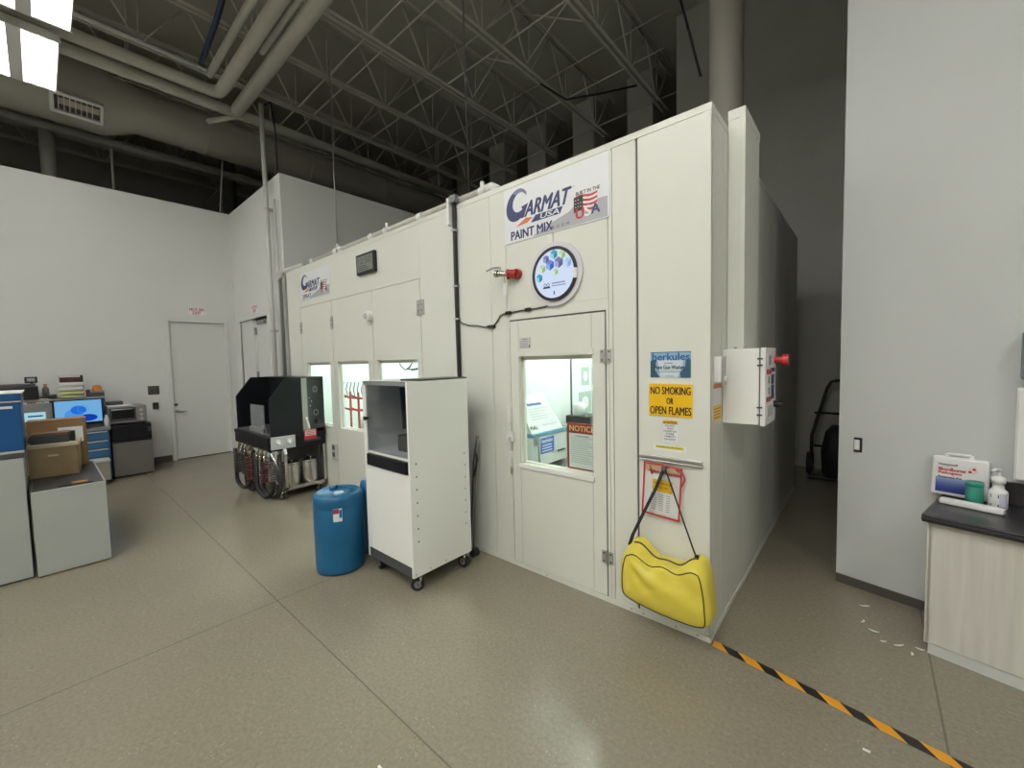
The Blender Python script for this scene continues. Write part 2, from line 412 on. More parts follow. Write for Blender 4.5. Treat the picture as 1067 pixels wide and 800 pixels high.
for u in (-2.2, -1.6, -1.0, -.93, -.75, -.64): m.cyl(FB @ Vector((u, .017, .004)), FB @ Vector((u, .017, .008)), .006, GALV, 8)
m.build('base_channel', pm)
# the door
dr = MB()
U0, U1, V0, V1 = -1.882, -1.155, .036, 1.724
a0, a1, b0, b1 = -1.806, -1.238, .742, 1.486
MB().slab(FB, U1+.0005, -1.1465, .031, 1.7345, -.044, -.004, GREYSEAM).slab(FB, -1.887, U1, 1.7245, 1.7345, -.044, -.004, GREYSEAM).build('door_gasket', pm)
for q in ((U0, a0, V0, V1), (a1, U1, V0, V1), (a0, a1, V0, b0), (a0, a1, b1, V1)): dr.slab(FB, *q, -.045, 0, BOOTH)
door = dr.build('door', pm)
window_in(FB, a0, a1, b0, b1, door)
m = MB().slab(FB, a0-.008, a1+.008, b1-.004, b1+.03, 0, .006, BOOTH).slab(FB, a0-.008, a1+.008, b0-.028, b0+.004, 0, .012, WHITE, .003)
m.slab(FB, U1-.09, U1-.087, V0, V1, 0, .0012, LGREY).slab(FB, U0+.072, U0+.075, V0, V1, 0, .0012, LGREY)
m.build('door_trim', door)
hinge_on(FB, -1.150, 1.47, door); hinge_on(FB, -1.150, .272, door)
m = MB()
for z, w in ((1.02, .012), (.89, .03), (.71, .012)): m.slab(FB, -1.90, -1.90+w+.01, z, z+(.11 if w < .02 else .07), 0, .028, WHITE, .004)
m.tube([FB @ Vector((-1.89, 1.12, .012)), FB @ Vector((-1.892, .66, .012))], .006, BOOTH)
m.cyl(FB @ Vector((-1.887, .925, .028)), FB @ Vector((-1.887, .925, .045)), .018, WHITE)
m.build('latch', door)

# ---------------------------------------------------------------- spray prep booth behind it
pb = thing('prep_booth', 'cream enamel spray booth with three tall windowed doors', 'paint booth', (-4.0, 2.153, 0))
XA, XB = -5.705, -2.403
m = MB()
m.slab(FB, XA, -5.322, .025, 2.62, -.05, 0, BOOTH, .002).slab(FB, -2.884, XB, .025, 2.62, -.05, 0, BOOTH, .002)
m.slab(FB, -5.322, -2.884, 2.170, 2.62, -.05, 0, BOOTH, .002).slab(FB, -5.322, -2.884, .025, .06, -.05, 0, BOOTH)
m.build('front_wall', pb)
MB().slab(FB, XA, XB, 2.6205, 2.655, -.06, .0015, BOOTH).build('top_trim', pb)
MB().slab(FB, XA, XB, 0, .03, -.05, .004, BOOTH).build('base_channel', pb)
MB().box(XA, XA+.05, 2.203, 5.25, 0, 2.62, BOOTHIN).build('end_wall', pb)
MB().box(XA, XB-.01, 5.20, 5.25, 0, 2.62, BOOTHIN).build('back_wall', pb)
MB().box(XA+.002, XB-.012, 2.208, 5.20, 2.60, 2.619, BOOTHIN).build('roof', pb)
for (u0, u1, w0, w1) in ((-5.317, -4.508, -5.203, -4.597), (-4.502, -3.662, -4.412, -3.769), (-3.656, -2.889, -3.608, -2.956)):
    dd = MB(); v0, v1 = .063, 2.166
    for q in ((u0, w0, v0, v1), (w1, u1, v0, v1), (w0, w1, v0, .757), (w0, w1, 1.488, v1)): dd.slab(FB, *q, -.045, 0, BOOTH)
    dd = dd.build('door', pb)
    window_in(FB, w0, w1, .757, 1.488, dd)
    if u0 < -5: hinge_on(FB, -5.319, 1.922, dd, .03, .13)
    elif u0 < -4: hinge_on(FB, -4.505, 1.925, dd, .03, .13)
    else: hinge_on(FB, -2.886, 1.925, dd, .05, .13)
    if -4 > u0 > -5:
        k = MB().cyl(FB @ Vector((-3.70, 1.92, 0)), FB @ Vector((-3.70, 1.92, .05)), .05, WHITE, 24).cyl(FB @ Vector((-3.70, 1.92, .05)), FB @ Vector((-3.70, 1.92, .06)), .03, LGREY, 20)
        k.build('door_latch', dd)
t = thing('outlet_box', 'small grey outlet plate low on the booth between black cart and drum', 'outlet', FB @ Vector((-4.45, .4, 0)))
MB().slab(FB, -4.59, -4.50, .38, .56, 0, .03, LGREY, .004).build('box_body', t)
for v in (.42, .50): MB().slab(FB, -4.57, -4.52, v, v+.05, .03, .034, DGREY).build('socket_face', t)

# ---------------------------------------------------------------- what shows through the windows
def boothlight(loc, ln, label, strength):
    t = thing('booth_light', label, 'light fixture', loc, 0, 'lights inside the booths')
    x, y, z = loc
    m = MB().box(x-ln/2, x+ln/2, y-.16, y+.16, z, z+.045, WHITE); m.build('housing', t)
    m = MB()
    for dy in (-.09, 0, .09): m.cyl((x-ln/2+.03, y+dy, z-.018), (x+ln/2-.03, y+dy, z-.018), .014, emis('booth_tube%g' % strength, (.93, 1, .97), strength), 10)
    m.build('tube_lamp', t)
boothlight((-1.5, 3.5, 2.55), 1.2, 'fluorescent light on the ceiling of the paint mix room', 165)
boothlight((-4.9, 3.4, 2.55), 1.3, 'fluorescent light on the spray booth ceiling by the red rack', 115)
boothlight((-3.2, 3.4, 2.55), 1.3, 'fluorescent light on the spray booth ceiling near the black cable', 115)

t = thing('paint_machine', 'white paint gun washer with slanted lid and blue label seen through the door window', 'machine', (-2.12, 2.67, 0))
FC = frame((-1.93, 2.45, 0), (0, 1, 0), (0, 0, 1), (1, 0, 0))
LBL = mat('label_blue', (.03, .12, .45), .4)
body = MB().slab(FC, 0, .45, .62, .855, -.40, 0, mat('machine_white', (.62, .64, .63), .45), .008).build('body', t)
MB().slab(FC, -.006, .456, .855, .885, -.405, .006, mat('machine_blue', (.10, .25, .36), .4), .004).build('blue_rim', t)
FM = frame((-1.945, 2.455, .886), (0, 1, 0), (-.46, 0, .888), (.888, 0, .46))
lid = MB().prism(FM, [(0, 0), (.42, 0), (.345, .335), (-.02, .335)], -.035, 0, mat('machine_white', (.62, .64, .63), .45)).build('lid', t)
m = MB().text(FM, 'herkules', .08, .26, .225, .255, .002, LBL, bold=.05)
for k in range(5): m.slab(FM, .07, .32-.03*(k % 3), .195-.022*k, .201-.022*k, .0005, .002, GREYINK)
m.text(FM, 'FULL', .01, .10, .03, .06, .002, BLKINK, bold=.04).text(FM, 'herkules', .17, .36, .045, .062, .002, NAVY2)
m.build('lid_label', lid)
m = MB().slab(FC, .09, .27, .715, .838, 0, .002, LBL).text(FC, 'herkules', .105, .25, .80, .83, .003, SIGNW, bold=.03)
for k in range(3): m.slab(FC, .11, .24, .73+.022*k, .737+.022*k, .002, .003, SIGNW)
m.slab(FC, .32, .42, .70, .712, 0, .006, DGREY)
m.build('blue_label', body)
P = lambda u, v, d: FC @ Vector((u, v, d))
m = MB().tube([P(.025, .86, .02), P(.02, .80, .035), P(.03, .70, .03), P(.06, .60, .02)], .008, MGREY).slab(FC, .0, .05, .80, .86, .0, .025, MGREY, .004)
m.build('hose', t)
m = MB()
for u in (.03, .42):
    for d in (-.37, -.03): m.slab(FC, u-.02, u+.02, 0, .62, d-.02, d+.02, MGREY)
m.slab(FC, .02, .43, .50, .60, -.38, -.04, DGREY, .01)
m.build('stand', t)
t = thing('paint_shaker', 'grey paint mixing bench with scale seen through the door window edge', 'machine', (-1.78, 3.6, 0))
m = MB().box(-2.3, -1.35, 3.3, 3.9, .78, .82, MGREY, .004)
for x in (-2.27, -1.38):
    for y in (3.33, 3.87): m.box(x-.02, x+.02, y-.02, y+.02, 0, .78, MGREY)
m.build('bench', t)
m = MB().box(-2.28, -2.0, 3.42, 3.7, .82, .90, BLACK, .01); m.build('scale_base', t)
m = MB().lathe([(.06, 0), (.06, .1), (.055, .12), (.02, .13)], (-2.17, 3.5, .9), WHITE, 20); m.build('mixing_cup', t)
t = thing('wall_notices', 'sheets of small notices stuck on the paint room lining', 'notice', (-2.35, 4.0, .9))
FI = frame((-2.36, 0, 0), (0, 1, 0), (0, 0, 1), (1, 0, 0))
m = MB(); r = random.Random(3)
for (u, v, w, h) in ((3.86, 1.17, .16, .2), (4.08, 1.17, .14, .2), (3.8, .86, .26, .24), (4.09, .84, .2, .26)):
    m.slab(FI, u, u+w, v, v+h, 0, .004, mat('pale_notice', (.42, .50, .46), .7))
    m.disc(FI, (u+w/2, v+h/2), w*.28, h*.28, .0055, PAPER, 20)
m.build('sheets', t)
# red framed notice standing on the sill inside the window
t = thing('framed_notice', 'red framed paper notice standing inside the booth door window', 'notice', (-1.35, 2.19, .74))
FN = frame((0, 2.206, 0), (1, 0, 0), (0, 0, 1), (0, -1, 0))
m = MB().slab(FN, -1.46, -1.245, .742, 1.05, -.008, -.001, RED); fr = m.build('notice_backing', t)
m = MB().slab(FN, -1.445, -1.252, .765, .985, -.001, .0005, PAPER)
for k in range(13): m.slab(FN, -1.43, -1.27-.012*((k*7) % 4), .955-.013*k, .958-.013*k, .0005, .0012, GREYINK)
m.slab(FN, -1.40, -1.30, .966, .972, .0005, .0012, TEXTGREY); m.build('notice_sheet', t)
MB().text(FN, 'NOTICE', -1.44, -1.262, 1.0, 1.035, .0008, mat('gold_ink', (.85, .6, .25), .5), bold=.03).build('lettering', t)
# red rack in the spray booth
t = thing('spray_rack', 'red hooked drying rack seen through the middle booth window', 'rack', (-5.2, 2.85, 0))
m = MB()
for x in (-5.42, -5.20, -4.98):
    m.tube([(x, 2.8, 0), (x, 2.8, 1.08)], .016, RED).tube([(x, 2.85, 1.0), (x, 2.68, 1.02), (x, 2.58, 1.07)], .010, RED).tube([(x, 2.85, .84), (x, 2.66, .86), (x, 2.57, .91)], .010, RED)
m.tube([(-5.46, 2.8, 1.0), (-4.94, 2.8, 1.0)], .014, RED).tube([(-5.46, 2.8, .84), (-4.94, 2.8, .84)], .014, RED).tube([(-5.46, 2.8, .1), (-4.94, 2.8, .1)], .014, RED)
m.build('rack_frame', t)
for k in range(6):
    x = -5.48+k*.1
    MB().tube([(x, 2.75, 1.0), (x-.03, 2.74, 1.12), (x+.02, 2.74, 1.22)], .006, DGREY).build('hook', t)
t = thing('paper_masker', 'white paper rolls standing below the red rack in the booth', 'paper roll', (-5.0, 3.1, 0))
for k, x in enumerate((-5.55, -5.33, -5.08)): MB().lathe([(.09, 0), (.09, .72), (.03, .722), (.03, .70)], (x, 3.15, 0), WHITEP, 24).build('roll', t)
t = thing('equipment_shelf', 'grey equipment on a shelf seen behind the red rack', 'shelf', (-6.0, 4.4, 0))
m = MB().box(-5.64, -4.9, 3.9, 4.3, .85, .88, LGREY)
for x in (-5.62, -4.92):
    for y in (3.92, 4.28): m.box(x-.015, x+.015, y-.015, y+.015, 0, .85, LGREY)
m.build('shelf_frame', t)
for x in (-5.55, -5.25, -5.0): MB().box(x, x+.18, 3.95, 4.2, .88, 1.08, MGREY, .01).build('equipment_case', t)
t = thing('hanger_wire', 'bent dark wire hanger hanging inside the booth window above the white cabinet', 'wire', (-3.7, 2.6, 1.38))
m = MB().tube([(-3.92, 2.6, 1.50), (-3.88, 2.6, 1.43), (-3.80, 2.6, 1.385), (-3.72, 2.6, 1.40), (-3.64, 2.6, 1.49), (-3.70, 2.6, 1.43), (-3.78, 2.6, 1.39), (-3.62, 2.6, 1.39), (-3.40, 2.6, 1.41)], .006, DGREY)
m.tube([(-3.68, 2.6, 1.385), (-3.45, 2.6, 1.405)], .012, DGREY).tube([(-3.64, 2.6, 1.49), (-3.64, 2.6, 2.59)], .003, DGREY)
m.build('wire', t)

# ---------------------------------------------------------------- signs on the booths
def crescent(c, ru, rv, c2, ru2, rv2, a0, a1, n=28):
    A = []; B = []
    for k in range(n+1):
        a = a0+(a1-a0)*k/n
        A.append((c[0]+ru*math.cos(a), c[1]+rv*math.sin(a))); B.append((c2[0]+ru2*math.cos(a), c2[1]+rv2*math.sin(a)))
    return A, B
def logo_sign(name, label, X0, X1, z0, z1, sub, small):
    t = thing('logo_sign', label, 'sign', FB @ Vector(((X0+X1)/2, z0, 0)))
    W, H = X1-X0, z1-z0
    def U(a): return X0+a*W
    def V(b): return z0+b*H
    m = MB().slab(FB, X0, X1, z0, z1, 0, .005, SIGNW)
    m.prism(FB, [(U(.30), V(.015)), (U(.985), V(.015)), (U(.985), V(.33)), (U(.72), V(.345)), (U(.66), V(.26)), (U(.42), V(.12))], .005, .0056, GREYINK)
    plate = m.build('sign_panel', t)
    m = MB()
    c = (U(.145), V(.655)); c2 = (U(.168), V(.695))
    A, B = crescent(c, .118*W, .285*H, c2, .072*W, .170*H, math.radians(28), math.radians(328))
    slant = lambda L: [(u+.16*(v-V(.655)), v) for u, v in L]
    A, B = slant(A), slant(B); A[0] = B[0] = ((A[0][0]+B[0][0])/2, (A[0][1]+B[0][1])/2)
    q = [(U(.19), V(.60)), (U(.265), V(.635)), (U(.215), V(.40)), (U(.185), V(.40)), (U(.205), V(.555))]; m.prism(FB, q, .0056, .0064, NAVY)
    n = len(A)
    m.strip(FB, A[:n//3+1], B[:n//3+1], .0062, NAVY2); m.strip(FB, A[n//3:], B[n//3:], .0062, NAVY)
    m.build('g_emblem', t)
    m = MB().text(FB, 'ARMAT', U(.225), U(.685), V(.405), V(.66), .0068, NAVY, shear=.035*W, bold=.055)
    m.text(FB, '®', U(.695), U(.715), V(.62), V(.66), .0068, GREYINK)
    m.build('brand_lettering', t)
    m = MB().prism(FB, [(U(.13), V(.27)), (U(.24), V(.385)), (U(.31), V(.36)), (U(.25), V(.29))], .0056, .0064, ORG)
    m.prism(FB, [(U(.29), V(.27)), (U(.58), V(.275)), (U(.605), V(.385)), (U(.34), V(.38))], .0056, .0064, NAVY)
    m.build('swoosh', t)
    MB().text(FB, 'USA', U(.385), U(.585), V(.285), V(.372), .0072, SIGNW, shear=.012*W, bold=.03).build('country_lettering', t)
    m = MB().text(FB, sub, U(.075), U(.075+small), V(.045), V(.20), .0068, NAVY, bold=.055)
    if sub == 'PAINT MIX':
        for k, ch in enumerate('ROOM'): m.text(FB, ch, U(.50+.046*k), U(.524+.046*k), V(.05), V(.10), .0068, BLKINK)
    m.build('room_lettering', t)
    # flag badge
    m = MB()
    for k in range(7):
        A = []; B = []
        for j in range(13):
            u = .75+.20*j/12; w = .018*math.sin(j/12*2*PI)+.012*(j/12)
            A.append((U(u-.045), V(.20+.25*k/7+w))); B.append((U(u-.045), V(.20+.25*(k+1)/7+w)))
        m.strip(FB, A, B, .0064, REDINK if k % 2 == 0 else PAPER)
    m.prism(FB, [(U(.705), V(.22)), (U(.785), V(.235)), (U(.785), V(.46)), (U(.705), V(.445))], .0056, .0070, BLKINK)
    for k in range(8): m.disc(FB, (U(.722+.022*(k % 3)), V(.29+.055*(k//3))), .004*W, .004*W, .0073, PAPER, 8)
    m.text(FB, 'BUILT IN THE', U(.725), U(.925), V(.475), V(.53), .0068, BLKINK, bold=.03)
    m.text(FB, 'U', U(.725), U(.79), V(.10), V(.26), .0076, REDINK, bold=.06).text(FB, 'S', U(.798), U(.852), V(.11), V(.27), .0076, PAPER, bold=.06).text(FB, 'A', U(.855), U(.925), V(.12), V(.27), .0076, NAVY, bold=.06)
    m.build('flag_badge', t)
logo_sign('a', 'large white PAINT MIX ROOM sign with a blue G logo above the round screen', -1.905, -1.115, 2.25, 2.613, 'PAINT MIX', .43)
logo_sign('b', 'smaller white logo sign high on the spray booth beside the black clock', -5.268, -4.506, 2.248, 2.565, 'SPRAY', .30)

t = thing('round_screen', 'round lit screen in black ring with clear plastic surround above the door', 'screen', FB @ Vector((-1.49, 1.79, 0)))
cc = (-1.487, 1.987)
MB().ring(FB, cc, .15, .197, 0, .018, frosted('acrylic', (.92, .90, .96), .75)).build('clear_surround', t)
m = MB().ring(FB, cc, .148, .167, 0, .030, BLACK); m.build('ring_bezel', t)
sc = MB(); sc.cyl(FB @ Vector((*cc, 0)), FB @ Vector((*cc, .026)), .151, BLACK, 48)
sc.disc(FB, cc, .1505, .1505, .0265, emis('screen_white', (.70, .80, 1), 1.0), 48)
scr = sc.build('screen', t)
m = MB()
def hexa(u, v, r, c1, c2, c3):
    p = [(u+r*math.cos(PI/2+k*PI/3), v+r*math.sin(PI/2+k*PI/3)) for k in range(6)]
    for (i, j, cm) in ((5, 0, c1), (1, 2, c2), (3, 4, c3)):
        q = [p[i], p[j] if i != 5 else p[0], p[(j+1) % 6] if i != 5 else p[1], (u, v)]
        m.add([(a, b, .0272) for a, b in q], [(0, 1, 2, 3)], cm, FB)
EB = lambda n, c: emis('screen_'+n, c, .9)
hexa(-1.545, 2.085, .026, EB('lilac', (.25, .25, .5)), EB('lilac2', (.4, .42, .75)), EB('slate', (.16, .17, .35)))
hexa(-1.485, 2.105, .030, EB('teal', (.10, .45, .6)), EB('aqua', (.4, .75, .85)), EB('teal2', (.05, .35, .45)))
hexa(-1.425, 2.095, .028, EB('lime', (.6, .8, .5)), EB('lime2', (.8, .95, .7)), EB('green', (.35, .6, .25)))
hexa(-1.515, 2.045, .034, EB('blue', (.2, .32, .85)), EB('sky', (.35, .5, .95)), EB('navy', (.08, .16, .6)))
hexa(-1.45, 2.052, .036, EB('lilac', (.25, .25, .5)), EB('mauve', (.5, .48, .8)), EB('slate', (.16, .17, .35)))
hexa(-1.575, 2.03, .028, EB('lime', (.6, .8, .5)), EB('lime2', (.8, .95, .7)), EB('green', (.35, .6, .25)))
hexa(-1.60, 1.975, .028, EB('teal', (.10, .45, .6)), EB('aqua', (.4, .75, .85)), EB('teal2', (.05, .35, .45)))
hexa(-1.475, 1.998, .022, EB('lime', (.6, .8, .5)), EB('lime2', (.8, .95, .7)), EB('green', (.35, .6, .25)))
hexa(-1.385, 2.04, .03, EB('pale', (.5, .75, .95)), EB('pale2', (.65, .85, 1)), EB('sky', (.35, .5, .95)))
ik = EB('ink', (.06, .07, .16))
m.ring(FB, (-1.555, 1.925), .009, .013, .027, .0275, ik, 4).ring(FB, (-1.532, 1.925), .009, .013, .027, .0275, ik, 4)
m.slab(FB, -1.57, -1.517, 1.903, 1.914, .0268, .0274, ik)
m.slab(FB, -1.505, -1.405, 1.926, 1.934, .0268, .0274, EB('ink2', (.3, .35, .55))).slab(FB, -1.505, -1.40, 1.911, 1.917, .0268, .0274, EB('ink2', (.3, .35, .55)))
m.slab(FB, -1.49, -1.482, 1.86, 1.882, .0268, .0274, ik)
m.build('screen_picture', scr)
MB().slab(FB, -1.343, -1.318, 1.94, 2.0, .0, .034, WHITE, .004).build('side_bracket', t)

cord = MB()
pts = [(-2.40, 1.775), (-2.36, 1.75), (-2.28, 1.728), (-2.20, 1.722), (-2.13, 1.706), (-2.06, 1.700), (-2.03, 1.705), (-1.99, 1.74), (-1.965, 1.772), (-1.93, 1.782), (-1.87, 1.785), (-1.76, 1.79), (-1.66, 1.79), (-1.57, 1.795), (-1.54, 1.803), (-1.525, 1.83)]
cord.tube([FB @ Vector((u, v+.0, .008)) for u, v in pts], .0045, DGREY, 8)
co = cord.build('power_cord', None, 'thin dark power cord looping across the booth to the round screen', 'cord')
for (u, v, w) in ((-2.05, 1.702, .035), (-1.885, 1.784, .022), (-1.71, 1.79, .022)): MB().slab(FB, u-w, u+w, v-.012, v+.012, .001, .022, BLACK, .004).build('cord_plug', co)
cb = MB().tube([(-2.403, 2.136, 2.69), (-2.405, 2.135, 2.4), (-2.408, 2.136, 2.0), (-2.405, 2.135, 1.7), (-2.402, 2.136, 1.36), (-2.40, 2.13, 1.0), (-2.38, 2.13, .5), (-2.37, 2.13, .03)], .016, RUB, 8)
cbo = cb.build('black_cable', None, 'thick black cable running down the joint between the two booths', 'cable')
m = MB()
for z in (2.45, 2.03, 1.78): m.box(-2.425, -2.385, 2.115, 2.153, z, z+.012, LGREY)
m.build('cable_tie', cbo)
cj = thing('cable_bracket', 'white junction bracket on top of the booth where the black cable starts', 'bracket', (-2.41, 2.13, 2.56))
MB().box(-2.455, -2.43, 2.10, 2.151, 2.50, 2.70, WHITE, .004).box(-2.43, -2.36, 2.105, 2.148, 2.66, 2.71, MGREY, .004).build('bracket_body', cj)

# red valve with a lever
t = thing('pipe_valve', 'red sprinkler fitting with brass lever valve sticking out of the booth', 'valve', FB @ Vector((-1.88, 2.0, 0)))
fv = lambda u, v, d: FB @ Vector((u, v, d))
m = MB().cyl(fv(-1.795, 2.035, .0), fv(-1.795, 2.035, .03), .034, RED, 16)
m.cyl(fv(-1.79, 2.035, .03), fv(-1.845, 2.038, .055), .028, RED, 16).cyl(fv(-1.835, 2.036, .050), fv(-1.848, 2.036, .056), .034, RED, 12)
m.build('red_coupling', t)
m = MB().cyl(fv(-1.845, 2.038, .054), fv(-1.905, 2.045, .08), .020, SS, 14).cyl(fv(-1.905, 2.043, .086), fv(-1.925, 2.046, .092), .026, SS, 12).cyl(fv(-1.888, 2.04, .08), fv(-1.89, 2.08, .08), .009, SS, 10)
m.tube([fv(-1.885, 2.08, .08), fv(-1.915, 2.085, .09), fv(-1.945, 2.083, .10), fv(-1.985, 2.068, .115)], .006, MGREY, 8)
m.build('lever_valve', t)
m = MB().tube([fv(-1.86, 2.03, .07), fv(-1.865, 1.98, .06)], .003, MGREY, 6).slab(FB, -1.892, -1.862, 1.90, 1.985, .045, .050, PAPER)
m.build('paper_tag', t)

t = thing('wall_clock', 'square black framed digital clock high on the spray booth', 'clock', FB @ Vector((-3.7, 2.335, 0)))
MB().slab(FB, -3.868, -3.535, 2.335, 2.53, 0, .035, BLACK, .006).build('clock_case', t)
LCD = mat('lcd_grey', (.19, .21, .19), .3)
fc = MB().slab(FB, -3.842, -3.561, 2.360, 2.505, .035, .0365, LCD).build('clock_face', t)
m = MB().text(FB, '12:50', -3.82, -3.585, 2.43, 2.49, .0375, mat('lcd_ink', (.06, .07, .06), .4))
for k in range(3): m.slab(FB, -3.82, -3.62-.03*k, 2.372+.017*k, 2.380+.017*k, .0365, .0372, mat('lcd_ink', (.06, .07, .06), .4))
m.build('clock_digits', fc)

t = thing('door_data_plate', 'small printed data plate on the paint booth door above its window', 'sticker', FB @ Vector((-1.747, 1.535, 0)))
m = MB().slab(FB, -1.795, -1.703, 1.535, 1.607, .0, .0025, mat('plate_grey', (.55, .56, .54), .5)); p = m.build('plate', t)
m = MB().slab(FB, -1.77, -1.73, 1.592, 1.600, .0025, .003, TEXTGREY)
for k in range(5): m.slab(FB, -1.788, -1.72-.008*(k % 2), 1.541+.010*k, 1.545+.010*k, .0025, .003, TEXTGREY)
m.slab(FB, -1.716, -1.708, 1.54, 1.556, .0025, .003, BLKINK); m.build('print', p)

# stickers and signs at the corner
t = thing('washer_sign', 'blue and white herkules paint gun washer sign above the yellow sign', 'sign', FB @ Vector((-.78, 1.345, 0)))
SKY = mat('sky_print', (.30, .46, .62), .4); DKT = mat('teal_print', (.03, .10, .15), .4); CY = mat('cyan_print', (.012, .12, .36), .4)
p = MB().slab(FB, -.884, -.676, 1.347, 1.481, 0, .003, SKY)
p.prism(FB, [(-.884, 1.435), (-.85, 1.445), (-.86, 1.39), (-.835, 1.347), (-.884, 1.347)], .003, .0034, DKT).prism(FB, [(-.676, 1.44), (-.70, 1.44), (-.705, 1.40), (-.73, 1.37), (-.725, 1.347), (-.676, 1.347)], .003, .0034, DKT)
p.prism(FB, [(-.845, 1.44), (-.71, 1.44), (-.74, 1.347), (-.83, 1.347)], .003, .0033, mat('pale_print', (.62, .72, .78), .4))
p.slab(FB, -.884, -.676, 1.477, 1.481, .003, .0034, DKT)
p = p.build('sign_plate', t)
m = MB().text(FB, 'herkules', -.872, -.682, 1.437, 1.474, .0045, CY, bold=.045)
m.text(FB, 'Automatic', -.81, -.765, 1.418, 1.427, .0045, BLKINK, bold=.02).text(FB, 'Paint Gun Washer', -.86, -.705, 1.391, 1.411, .0045, BLKINK, bold=.04)
m.text(FB, 'Solvent Recycling System', -.85, -.715, 1.373, 1.383, .0045, BLKINK, bold=.01).text(FB, 'www.herkules', -.805, -.76, 1.352, 1.358, .0045, BLKINK)
m.build('lettering', p)
t = thing('no_smoking_sign', 'yellow NO SMOKING OR OPEN FLAMES sign', 'sign', FB @ Vector((-.78, 1.14, 0)))
p = MB().slab(FB, -.893, -.667, 1.142, 1.313, 0, .004, SIGNY).build('sign_plate', t)
m = MB().text(FB, 'NO SMOKING', -.882, -.676, 1.258, 1.298, .0055, BLKINK, bold=.032).text(FB, 'OR', -.797, -.763, 1.208, 1.240, .0055, BLKINK, bold=.032).text(FB, 'OPEN FLAMES', -.885, -.673, 1.153, 1.194, .0055, BLKINK, bold=.032)
m.build('lettering', p)
t = thing('caution_sticker', 'small white caution sticker with yellow header under the yellow sign', 'sticker', FB @ Vector((-.78, 1.005, 0)))
p = MB().slab(FB, -.820, -.742, 1.007, 1.102, 0, .002, SIGNW).slab(FB, -.820, -.742, 1.102, 1.121, 0, .002, SIGNY).build('sticker_base', t)
m = MB().text(FB, 'CAUTION', -.805, -.746, 1.105, 1.118, .003, BLKINK, bold=.04).prism(FB, [(-.816, 1.105), (-.806, 1.105), (-.811, 1.117)], .002, .003, BLKINK)
for k, s in enumerate(('DO NOT', 'WALK', 'STAND OR', 'STORE', 'OBJECTS', 'ON ROOF')):
    w = .0042*len(s); m.text(FB, s, -.781-w, -.781+w, 1.089-.0145*k, 1.0985-.0145*k, .003, BLKINK, bold=.01)
m.build('lettering', p)
t = thing('label_strip', 'thin white and yellow label strip above the metal rail', 'sticker', FB @ Vector((-.785, .958, 0)))
p = MB().slab(FB, -.868, -.700, .958, .988, 0, .0015, PAPER).slab(FB, -.858, -.712, .970, .985, .0015, .002, mat('label_yellow', (.75, .68, .05), .5)).build('strip', t)
MB().text(FB, 'AUTHORIZED PERSONNEL', -.85, -.72, .974, .981, .003, BLKINK).build('lettering', p)
t = thing('wall_rail', 'horizontal grooved aluminium rail screwed to the booth corner panel', 'rail', FB @ Vector((-.78, .893, 0)))
MB().slab(FB, -.946, -.617, .893, .930, 0, .008, ALU, .002).slab(FB, -.946, -.617, .912, .929, .008, .020, ALU, .004).slab(FB, -.946, -.617, .894, .906, .008, .018, ALU, .004).build('rail_body', t)
t = thing('document_pouch', 'red edged clear document pouch hanging from the metal rail', 'document holder', FB @ Vector((-.80, .6, 0)))
FP = frame((-.916, 2.140, .890), (.9985, 0, -.055), (.0545, 0, .9985), (0, -1, 0))
PW, PH = .205, .285
MB().slab(FP, 0.01, PW-.01, -PH+.01, -.055, 0, .0015, PAPER).build('paper_sheet', t)
MB().slab(FP, 0.004, PW-.004, -PH+.004, -.003, .004, .005, CLEAR).build('vinyl_front', t)
m = MB()
for a, b, c, d in ((0, PW, -PH, -PH+.008), (0, .008, -PH, 0), (PW-.008, PW, -PH, 0), (0, PW, -.008, 0), (.03, PW, -.046, -.040)): m.slab(FP, a, b, c, d, .003, .008, REDP, .001)
m.tube([FP @ Vector((PW-.03, -.012, .008)), FP @ Vector((PW+.004, -.02, .012)), FP @ Vector((PW+.016, -.05, .012)), FP @ Vector((PW+.004, -.088, .010)), FP @ Vector((PW-.004, -.10, .008))], .004, REDP, 6)
m.tube([FP @ Vector((.035, -.015, .009)), FP @ Vector((.05, -.06, .010))], .004, REDP, 6)
m.slab(FP, .012, PW-.02, -.036, -.012, .001, .0025, mat('tan_strip', (.62, .45, .27), .6))
m.build('red_edging', t)
m = MB().slab(FP, .052, .158, -.148, -.085, .0018, .0025, SIGNY).text(FP, 'HAZARDOUS', .06, .15, -.108, -.098, .003, BLKINK, bold=.02).text(FP, 'SPILL KIT', .075, .135, -.13, -.12, .003, BLKINK, bold=.02)
for k in range(8):
    for (a, b) in ((.045, .075), (.09, .115), (.13, .15)): m.slab(FP, a, b, -.168-.012*k, -.163-.012*k, .0018, .0024, GREYINK)
m.build('sheet_print', t)

